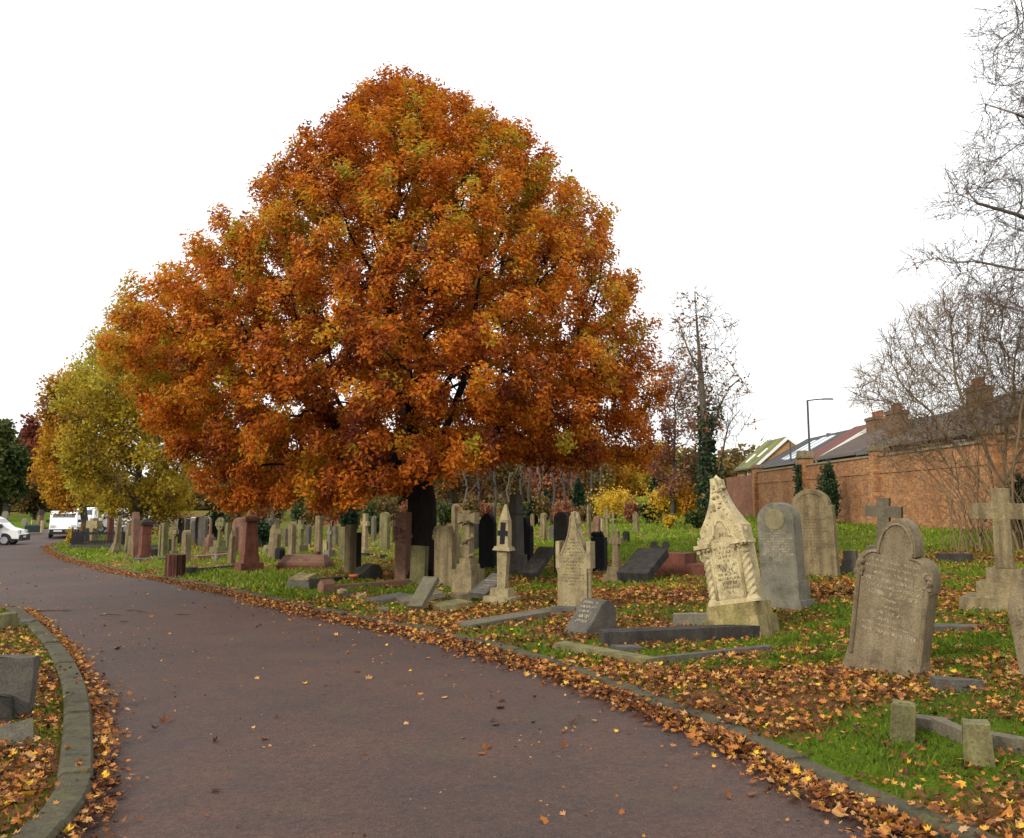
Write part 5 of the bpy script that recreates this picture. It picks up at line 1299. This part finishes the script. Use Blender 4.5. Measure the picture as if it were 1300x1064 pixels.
def house(label, ridge_x, eave_x, back_x, y0, y1, zr, ze, roof, wallm, chims=(), sky=(), panels=False, barge=True, name='terraced_house'):
    """ridge along y at ridge_x; near slope falls to eave_x on the left, far slope to back_x"""
    zg = tz1(ridge_x, y0) - .3; o = np.array([ridge_x, y0, zg]); e = empty(name, o, (0, 0, 0), label, 'house')
    prof = [(eave_x, zg), (back_x, zg), (back_x, ze), (ridge_x, zr - .08), (eave_x, ze)]
    bm = bmesh.new(); prism(bm, [(x - o[0], z - o[2]) for x, z in prof], 0, y1 - y0); ob_bm('wall', bm, M[wallm], e)
    sl = (zr - ze) / (ridge_x - eave_x); ex = eave_x - .3; ez = ze - .3 * sl; bx = back_x + .3; bz = ze - .3 * (zr - ze) / (back_x - ridge_x)
    rp = [(ex, ez), (ridge_x, zr), (bx, bz), (bx, bz + .16), (ridge_x, zr + .18), (ex, ez + .16)]
    bm = bmesh.new(); prism(bm, [(x - o[0], z - o[2]) for x, z in rp], -.15, y1 - y0 + .03); rf = ob_bm('roof', bm, M[roof], e)
    if barge:
        bm = bmesh.new(); bp = [(ex - .02, ez - .1), (ridge_x, zr - .1), (bx + .02, bz - .1), (bx + .02, bz + .14), (ridge_x, zr + .20), (ex - .02, ez + .14)]
        prism(bm, [(x - o[0], z - o[2]) for x, z in bp], -.23, -.155); ob_bm('bargeboard', bm, M['white'] if roof != 'brownroof' else M['guttergrey'], e)
    bm = bmesh.new(); box(bm, (ex - o[0] - .06, (y1 - y0) / 2, ez - o[2] + .0), (.12, y1 - y0, .14), .01); ob_bm('gutter', bm, M['trim'] if not barge else M['guttergrey'], e)
    for (f, yy, w, hh, mt) in sky:                      # windows or panels lying in the near slope
        cx, cz = ex + (ridge_x - ex) * f, ez + (zr - ez) * f + .17; a = math.atan2(zr - ze, ridge_x - eave_x)
        bm = bmesh.new(); box(bm, (0, 0, 0), (hh, w, .06), .004); bmesh.ops.transform(bm, matrix=Matrix.Translation((cx - o[0], yy - y0, cz - o[2])) @ Matrix.Rotation(-a, 4, 'Y'), verts=bm.verts[:])
        ob_bm('roof_window' if mt != 'solar' else 'roof_panel', bm, M[mt], rf)
    for k in range(int((y1 - y0) // 2.2)):              # upper windows under the eave
        yy = 1.1 + 2.2 * k; bm = bmesh.new(); box(bm, (eave_x - o[0] - .03, yy, ze - o[2] - 1.35), (.05, 1.0, 1.1), .004); w_ = ob_bm('window', bm, M['white'], e)
        bm = bmesh.new(); box(bm, (eave_x - o[0] - .065, yy, ze - o[2] - 1.28), (.03, .86, .96), 0); ob_bm('pane', bm, M['pane'], w_)
    for (cx, cy, w, d, zt, npot) in chims:
        bm = bmesh.new(); zc = min(zr, ze + (zr - ze) * .6) - .6; box(bm, (cx - o[0], cy - y0, zc - o[2]), (w, d, zt - zc), 0); box(bm, (cx - o[0], cy - y0, zt - o[2] - .22), (w + .14, d + .14, .2), .01)
        c_ = ob_bm('chimney', bm, M['housebrick'], rf)
        for k in range(npot): bm = bmesh.new(); lathe(bm, [(.13, 0), (.12, .3), (.15, .34), (.14, .42)], (cx - o[0], cy - y0 + (k - (npot - 1) / 2) * d / npot, zt - o[2] - .02), 10); ob_bm('chimney_pot', bm, M['pots'], c_)
    return e
house('house with mossy green roof and ochre gable beyond the wall', 22.8, 20.2, 25.6, 75, 81.5, 7.0, 4.75, 'mossroof', 'stock', sky=((.35, 79.5, .5, 1.1, 'white'), (.5, 77.2, .5, 1.1, 'white')))
house('house with dark slate roof carrying long bright panels, right of the mossy roofed one', 24.3, 20.4, 28.4, 64.4, 74.6, 6.75, 4.6, 'slateroof', 'housebrick', sky=((.48, 68.3, 1.1, 3.5, 'solar'), (.48, 66.6, 1.1, 3.5, 'solar'), (.48, 69.9, .7, 3.0, 'solar')), chims=())
house('house with red tiled roof and white verge, right of the panelled roof', 24.3, 20.4, 28.4, 60.2, 64.1, 6.85, 4.6, 'redroof', 'housebrick')
house('brown roofed house with broad chimney stack behind the capped pier', 24.3, 20.4, 28.4, 53.0, 59.9, 6.55, 4.6, 'brownroof', 'housebrick', chims=((24.0, 59.2, 1.0, 1.6, 7.25, 4),), barge=True)
house('dark roofed house with tall leaning chimney behind the bare thicket', 24.3, 20.4, 28.4, 45.6, 52.7, 6.5, 4.55, 'slateroof', 'housebrick', chims=((22.0, 51.6, .8, 1.2, 6.9, 3),))
house('large brown house with tall brick chimney behind the thicket at the right', 23.4, 18.6, 28.6, 36.5, 45.2, 6.6, 4.5, 'brownroof', 'housebrick', chims=((21.6, 41.6, .7, 1.1, 7.0, 3),))
house('small red chimneyed house far off between bare tree and mossy roof', 22.5, 20.5, 24.5, 94, 99, 5.9, 4.4, 'redroof', 'stock', chims=((22.5, 97, .7, 1.0, 7.3, 2),), barge=False)
# ---------------------------------------------------------------- street lamp
M['lampgrey'] = simple('dark_grey_steel', (.045, .05, .055), .5, .15, metal=.3)
M['lamphead'] = simple('lamp_head_grey', (.22, .24, .27), .45, .1)
def lamp():
    D = 62.0; p = onY(1025, 508, D); zg = tz1(p[0], D); e = empty('street_lamp', (p[0], D, zg), (0, 0, 0), 'tall street lamp with a single flat head reaching right, beyond the brick wall', 'street lamp')
    H = p[2] - zg; bm = bmesh.new(); lathe(bm, [(.13, -.1), (.13, 1.2), (.085, 1.25), (.07, H)], seg=12); ob_bm('pole', bm, M['lampgrey'], e, True)
    bm = bmesh.new(); tube(bm, [(-.06, 0, H - .05), (.5, 0, H + .03), (1.15, 0, H + .08)], .045, 8); ob_bm('arm', bm, M['lampgrey'], e)
    bm = bmesh.new(); box(bm, (1.42, 0, H + .02), (.72, .30, .14), .05, .8); ob_bm('lamp_head', bm, M['lamphead'], e)
lamp()
def pole():
    D = 66.0; p = onY(1003, 560, D); zg = tz1(p[0], D); bm = bmesh.new(); lathe(bm, [(.08, -.1), (.06, p[2] - zg)], seg=8)
    o = tag(ob_bm('pole', bm, M['lampgrey'], None, True), 'thin dark pole in front of the ochre gable', 'pole'); o.location = (p[0], D, zg)
pole()
# ---------------------------------------------------------------- vans
M['vanwhite'] = simple('white_van_paint', (.78, .78, .76), .3, .04, 2, spec=.5)
M['rubber'] = simple('black_rubber', (.015, .015, .017), .8, .2)
M['trim'] = simple('black_plastic', (.025, .025, .028), .6, .2)
M['hub'] = simple('grey_hubcap', (.35, .35, .36), .4, .1, metal=.4)
M['headlamp'] = simple('clear_lamp', (.6, .6, .58), .1, .05, spec=.8)
M['plate'] = simple('white_number_plate', (.7, .68, .6), .5, .05)
def van(P, yaw, label, L=4.1, W=1.7, H=1.82, open_door=False):
    e = empty('panel_van', P, (0, 0, R(yaw)), label, 'van', None); h = L / 2
    side = [(-h, .42), (h - .04, .36), (h, .62), (h - .12, .86), (h - .75, 1.03), (h - 1.38, H - .16), (h - 1.75, H), (-h + .12, H), (-h, H - .2)]
    bm = bmesh.new(); prism(bm, side, -W / 2, W / 2, .05); 
    bmesh.ops.bevel(bm, geom=[ed for ed in bm.edges if abs(ed.verts[0].co.y - W / 2) < 1e-4 and abs(ed.verts[1].co.y - W / 2) < 1e-4], offset=.05, segments=2, affect='EDGES')
    ob_bm('body', bm, M['vanwhite'], e, False)
    bm = bmesh.new(); a = Vector((h - .79, 0, 1.045)); b_ = Vector((h - 1.36, 0, H - .19)); d = (b_ - a).normalized(); n_ = Vector((-d.z, 0, d.x)) * -1
    if n_.x < 0: n_ = -n_
    vs = [Vector((a.x, -W * .44, a.z)), Vector((a.x, W * .44, a.z)), Vector((b_.x, W * .40, b_.z)), Vector((b_.x, -W * .40, b_.z))]
    f0 = [bm.verts.new(v + n_ * .012) for v in vs]; f1 = [bm.verts.new(v - n_ * .02) for v in vs]; bm.faces.new(f0); bm.faces.new(f1[::-1])
    for i in range(4): bm.faces.new((f0[i], f1[i], f1[(i + 1) % 4], f0[(i + 1) % 4]))
    ob_bm('windscreen', bm, M['pane'], e)
    for s in (-1, 1):
        wp = [(h - 1.02, 1.08), (h - 1.47, H - .22), (h - 2.15, H - .22), (h - 2.15, 1.06)]
        dp = [(h - .98, .45), (h - .98, 1.05), (h - 1.5, H - .14), (h - 2.2, H - .14), (h - 2.2, .45)]
        if open_door and s == -1:
            hinge = Matrix.Translation((h - .98, -W / 2 - .03, 0)) @ Matrix.Rotation(R(38), 4, 'Z') @ Matrix.Translation((-(h - .98), 0, 0))
        else: hinge = Matrix.Translation((0, s * (W / 2 + .006), 0))
        bm = bmesh.new(); prism(bm, dp[::-1], -.012, .012, .004); bmesh.ops.transform(bm, matrix=hinge, verts=bm.verts[:]); dr = ob_bm('door', bm, M['vanwhite'], e)
        bm = bmesh.new(); prism(bm, wp[::-1], -.018, .018, 0); bmesh.ops.transform(bm, matrix=hinge, verts=bm.verts[:]); ob_bm('window', bm, M['pane'], dr)
        bm = bmesh.new(); box(bm, (h - 2.05, s * .02, .95), (.16, .03, .05), .005); bmesh.ops.transform(bm, matrix=hinge, verts=bm.verts[:]); ob_bm('handle', bm, M['trim'], dr)
        bm = bmesh.new(); box(bm, (h - 1.0, s * (W / 2 + .14), 1.04), (.12, .2, .2), .03); ob_bm('mirror', bm, M['trim'], e)
        bm = bmesh.new(); box(bm, (h - .13, s * W * .38, .70), (.22, .30, .18), .04); ob_bm('headlight', bm, M['headlamp'], e)
        bm = bmesh.new(); box(bm, (-.55, s * (W / 2 + .004), .60), (2.4, .02, .09), .004); ob_bm('side_strip', bm, M['trim'], e)
        for wx in (h - .82, -h + .78):
            w_ = bpy.data.objects.new('wheel', None); link(w_, e); w_.location = (wx, s * (W / 2 - .08), .31); w_.rotation_euler = (R(90), 0, 0)
            bm = bmesh.new(); lathe(bm, [(.2, -.1), (.29, -.1), (.31, -.06), (.31, .06), (.29, .1), (.2, .1)], seg=24); ob_bm('tyre', bm, M['rubber'], w_)
            bm = bmesh.new(); lathe(bm, [(.19, -.112), (.2, .112)], seg=20); ob_bm('rim', bm, M['hub'], w_)
            bm = bmesh.new(); prism(bm, [(.40 * math.cos(R(q)), .40 * math.sin(R(q))) for q in range(-8, 189, 14)], -.012, .012); bmesh.ops.transform(bm, matrix=Matrix.Translation((wx, s * (W / 2 + .003), .31)), verts=bm.verts[:]); ob_bm('wheel_arch', bm, M['trim'], e)
    bm = bmesh.new(); box(bm, (h - .02, 0, .26), (.26, W * .98, .34), .06); ob_bm('bumper', bm, M['trim'], e)
    bm = bmesh.new(); box(bm, (h + .125, -W * .18, .44), (.02, .52, .11), .003); ob_bm('number_plate', bm, M['plate'], e)
    bm = bmesh.new(); box(bm, (-h + .02, 0, .28), (.2, W * .98, .26), .05); ob_bm('bumper', bm, M['trim'], e)
    return e
def vpos(px, py): P = at(px, py, 0.02); P[2] = float(gz(P[0], P[1])) + .02; return P
van(vpos(80, 682), -65, 'small white panel van facing the viewer on the far bend of the road', L=4.2)
van(vpos(-18, 692), 12, 'white van cut off by the left edge with its driver door standing open', open_door=True, H=1.72)
van(vpos(151, 676), -150, 'white van parked behind the leaning obelisk and red pillar', L=4.4)
van(vpos(104, 679), -70, 'white van half hidden in amber leaves behind the front van', L=4.4, H=2.0)
def bin_():
    P = at(42, 677); P[2] = tz1(P[0], P[1]); e = empty('grit_bin', P, (0, 0, R(15)), 'dark green grit bin on the verge between the two vans', 'bin')
    bm = bmesh.new(); box(bm, (0, 0, -.02), (1.0, .6, .45), .03, 1.08); ob_bm('bin', bm, M['darkbin'], e)
    bm = bmesh.new(); box(bm, (0, 0, .432), (1.12, .7, .14), .05, .8); ob_bm('lid', bm, M['darkbin'], e)
M['darkbin'] = simple('dark_green_plastic', (.018, .03, .026), .5, .2)
bin_()
# ---------------------------------------------------------------- iron railings on their stone base
def railings():
    a = at(91, 697)[:2]; b = a + np.array([2.25, .35]); za, zb = tz1(*a), tz1(*b); o = np.array([*a, za]); d = b - a; L = float(np.hypot(*d)); ang = math.atan2(d[1], d[0])
    e = empty('iron_railing', o, (0, 0, ang), 'low black iron railing on a stone base around a grave at the road bend', 'railing')
    bm = bmesh.new(); bs = bmesh.new()
    for y in (0, 1.7):
        box(bs, (L / 2, y, -.2), (L + .2, .22, .42), .02); n = int(L / .13)
        for k in range(n + 1): box(bm, (L * k / n, y, .2), (.03, .03, .62), 0, .7)
        box(bm, (L / 2, y, .30), (L, .045, .05)); box(bm, (L / 2, y, .70), (L, .05, .06)); 
    for x in (0, L):
        box(bs, (x, .85, -.2), (.2, 1.5, .41), .02)
        for k in range(1, 15): box(bm, (x, 1.7 * k / 15, .2), (.03, .03, .62), 0, .7)
        box(bm, (x, .85, .305), (.045, 1.6, .05)); box(bm, (x, .85, .705), (.05, 1.6, .06))
        for y in (0, 1.7): box(bm, (x, y, .2), (.09, .09, .85), .01, .6)
    ob_bm('railing', bm, M['iron'], e); ob_bm('stone_base', bs, M['slate'], e)
M['iron'] = simple('black_iron', (.015, .014, .015), .6, .3)
railings()
# ---------------------------------------------------------------- fallen leaves, grass, twigs
LIT = leafmat('fallen_leaves', [(0, (.05, .022, .016)), (.22, (.13, .05, .024)), (.40, (.28, .10, .027)), (.56, (.45, .17, .034)), (.70, (.46, .27, .12)), (.88, (.58, .29, .03)), (1, (.62, .44, .04))], .12, .75)
GR = leafmat('grass_blades', [(0, (.045, .075, .012)), (.3, (.09, .135, .012)), (.6, (.15, .225, .012)), (.86, (.22, .29, .02)), (1, (.34, .29, .10))], .3)
def scatter(n, x0, x1, y0, y1, rg): return np.stack([rg.uniform(x0, x1, n), rg.uniform(y0, y1, n)], 1)
def in_view(P, m=1.08): return np.abs(P[:, 0]) < (.565 * m) * P[:, 1] + 3.0

def litter():
    rg = np.random.default_rng(81); out = []
    # 1 verges
    for (n, y0, y1, sz) in ((110000, 2.5, 9, .041), (130000, 7.5, 16, .047), (90000, 14, 26, .072), (36000, 24, 52, .12)):
        P = scatter(int(n * 1.3), -.60 * y1 - 2, .60 * y1 + 2, y0, y1, rg); P = P[in_view(P) & ~inpoly(P, ROAD)]
        dR, dL = pdist(P, RE), pdist(P, LE)
        pr = litter_of(P, dR, dL) * np.clip(-.05 + 1.25 * vnoise(P[:, 0] * 5, P[:, 1] * 5, 4), 0, 1) + .015
        pr = np.where((dL < .2) & (P[:, 1] < 16), pr * .12, np.where(dR < .16, pr * .45, pr)); k = rg.random(len(P)) < pr * (1 if y1 < 30 else .6); P = P[k]
        z = tz(P[:, 0], P[:, 1]) + np.where(np.minimum(dR, dL)[k] < .16, .03, 0) + rg.uniform(.004, .045, len(P)); out.append((np.column_stack([P, z]), sz))
    # 2 gutters, thick on the right, thinner on the left
    for E, sgn, dens, wid in ((RE, -1, 220, .13), (LE, 1, 85, .09)):
        s = E[(E[:, 1] > 2.2) & (E[:, 1] < 58)]; t = np.gradient(s, axis=0); t /= np.hypot(*t.T)[:, None]; nr = np.stack([t[:, 1], -t[:, 0]], 1) * sgn
        m = int(len(s) * dens); i = rg.integers(0, len(s), m); q = np.abs(rg.normal(0, wid, m)) * (.5 + 1.1 * vnoise(s[i, 1] * .7, s[i, 0] * .7, 12)); P = s[i] + nr[i] * (q + .04)[:, None] + rg.normal(0, .16, (m, 1)) * t[i]
        k = inpoly(P, ROAD) & in_view(P); P, q = P[k], q[k]
        pile = .055 * np.exp(-(q / .18) ** 2); out.append((np.column_stack([P, gz(P[:, 0], P[:, 1]) + .01 + rg.uniform(0, 1, len(P)) * (pile + .02)]), .042))
    # 3 loose ones on the tarmac
    P = scatter(5200, -16, 4, 3, 30, rg); P = P[inpoly(P, ROAD) & in_view(P)]; d = pdist(P, RE); k = rg.random(len(P)) < .10 + .75 * np.exp(-d / .8) * (fbm(P[:, 0] * .8, P[:, 1] * .8, 40) > .4); P = P[k]
    out.append((np.column_stack([P, gz(P[:, 0], P[:, 1]) + .016 + rg.uniform(0, .012, len(P))]), .06))
    P = scatter(26000, -16, 4, 3, 26, rg); P = P[inpoly(P, ROAD) & in_view(P)]; P = P[rg.random(len(P)) < .15 + .85 * vnoise(P[:, 0] * 1.3, P[:, 1] * 1.3, 61) ** 2]
    out.append((np.column_stack([P, gz(P[:, 0], P[:, 1]) + .014 + rg.uniform(0, .006, len(P))]), .020))     # crumbs and fragments
    C = np.concatenate([a for a, s in out]); S = np.concatenate([np.full(len(a), s) for a, s in out]) * rg.uniform(.55, 1.3, len(C))
    big = rg.random(len(C)) < .05; S[big] *= rg.uniform(1.3, 1.9, big.sum())
    D = C[:, 1]; N = np.column_stack([rg.normal(0, .45, len(C)), rg.normal(0, .45, len(C)), np.ones(len(C))])
    reg = .10 * np.clip((D - 12) / 6, -1, 1)
    tint = np.clip(rg.beta(1.5, 2.3, len(C)) + (fbm(C[:, 0] * .7, C[:, 1] * .7, 55) - .5) * .35 - .03, 0, 1); y = rg.random(len(C)) < .03; tint[y] = rg.uniform(.88, 1, y.sum())
    near = D < 16.5
    tag(leaves_ob('fallen_leaves', C[near], S[near], 'maple', tint[near], LIT, None, N[near], rg, rg.uniform(-.6, 3.0, near.sum())), kind='stuff')
    tag(leaves_ob('fallen_leaves', C[~near], S[~near], 'quad', tint[~near], LIT, None, N[~near], rg, rg.uniform(.2, 2.0, (~near).sum())), kind='stuff')
    # a few big ones that catch the eye on the road
    for px, py, sz in ((516, 968, .24), (1082, 741, .14)): pass
litter()

def grass():
    rg = np.random.default_rng(91); Vs = []; T = []; 
    for (n, y0, y1, h, w) in ((150000, 2.5, 10, .042, .0045), (130000, 8, 18, .055, .008), (90000, 16, 34, .085, .016), (50000, 30, 66, .12, .035)):
        P = scatter(int(n * 1.3), -.60 * y1 - 2, .60 * y1 + 2, y0, y1, rg); P = P[in_view(P) & ~inpoly(P, ROAD)]
        dR, dL = pdist(P, RE), pdist(P, LE); k = np.minimum(dR, dL) > .15; P, dR, dL = P[k], dR[k], dL[k]
        lt = litter_of(P, dR, dL); cl = fbm(P[:, 0] * 2.2, P[:, 1] * 2.2, 66, 3); k = rg.random(len(P)) < np.clip(1.15 - lt * .85, .08, 1) * np.clip((cl - .2) * 3.2, .35, 1); P, cl = P[k], cl[k]
        z = tz(P[:, 0], P[:, 1]) - .01; m = len(P); a = rg.uniform(0, 6.28, m); hh = h * rg.uniform(.5, 1.3, m) * (.6 + 1.0 * cl); le = rg.normal(0, .55, (m, 2)) * hh[:, None]; ww = w * rg.uniform(.7, 1.3, m)
        B = np.column_stack([P, z]); sd = np.column_stack([np.cos(a), np.sin(a), 0 * a]) * ww[:, None]
        mid = B + np.column_stack([le * .35, hh * .6]); tip = B + np.column_stack([le, hh * .95])
        Vs.append(np.stack([B - sd, B + sd, mid + sd * .7, tip, mid - sd * .7], 1).reshape(-1, 3)); T.append(np.clip(rg.normal(.38, .2, m) + .30 * np.clip((P[:, 1] - 13) / 8, 0, 1) + .12 * np.exp(-((P[:, 0] + 8.5) / 4.2) ** 2) + (fbm(P[:, 0] * .5, P[:, 1] * .5, 77) - .5) * .6, 0, 1))
    V = np.concatenate(Vs); T = np.concatenate(T); n = len(T)
    tag(ob_np('grass', V, np.arange(n * 5).reshape(n, 5), GR, None, False, {'tint': (T, 'FACE')}), kind='stuff')
grass()

def twigs():
    rg = np.random.default_rng(95); 
    spots = [(170, 776, 22), (182, 778, 16), (140, 782, 26), (232, 781, 20), (158, 790, 12), (84, 777, 10)]
    for px, py, l in spots:
        a = at(px, py, .02); s = dist_px(a); bm = bmesh.new(); tube(bm, [(-l * s / 2, 0, .012), (-.1 * l * s, .05 * rg.normal(), .02), (l * s / 2, .08 * rg.normal(), .012)], [.007, .01, .005], 5)
        o = tag(ob_bm('twig', bm, M['slimbark']), 'thin dark twig lying on the road at the left', 'twig', 'twigs on the road'); o.location = (a[0], a[1], float(gz(a[0], a[1])) + .02); o.rotation_euler = (0, 0, R(rg.uniform(-12, 12)))
twigs()

# ---------------------------------------------------------------- sky, sun, camera
w = bpy.data.worlds.new('World'); scene.world = w; w.use_nodes = True; nt = w.node_tree; bg = nt.nodes['Background']
SUN = Vector((-.62, -.66, .46)).normalized()
sky = nd(nt, 'ShaderNodeTexSky', sky_type='NISHITA'); sky.sun_disc = False; sky.sun_elevation = math.asin(SUN.z); sky.sun_rotation = math.atan2(SUN.x, SUN.y)
tc = nd(nt, 'ShaderNodeTexCoord'); sp = nd(nt, 'ShaderNodeSeparateXYZ'); nt.links.new(tc.outputs['Generated'], sp.inputs[0])
# a closed cloud deck: nearly white, a little brighter overhead
cl = ramp(nt, sp.outputs[2], [(0.0, (8.6, 8.5, 8.3)), (.25, (10.2, 10.2, 10.1)), (1, (11.5, 11.6, 11.8))])
m_ = mix(nt, .9, sky.outputs[0], cl); nt.links.new(m_, bg.inputs['Color']); bg.inputs['Strength'].default_value = .12
sl = bpy.data.lights.new('sun', 'SUN'); sl.energy = 2.0; sl.angle = R(10); sl.color = (1, .93, .80)
so = bpy.data.objects.new('sun', sl); link(so); so.rotation_euler = (-SUN).to_track_quat('-Z', 'Y').to_euler(); so.location = (-20, -20, 30)
cam = bpy.data.cameras.new('camera'); co = bpy.data.objects.new('camera', cam); link(co); scene.camera = co
co.location = (0, 0, EYE); co.rotation_euler = (R(90) + PITCH, 0, 0); cam.sensor_fit = 'HORIZONTAL'; cam.sensor_width = 36; cam.lens = F / 1300 * 36
cam.shift_y = (CY - 532) / 1300; cam.clip_end = 3000; cam.clip_start = .05
vs = scene.view_settings; vs.view_transform = 'Standard'; vs.look = 'None'; vs.exposure = .35; vs.gamma = 1
scene.render.resolution_x = 1024; scene.render.resolution_y = 838
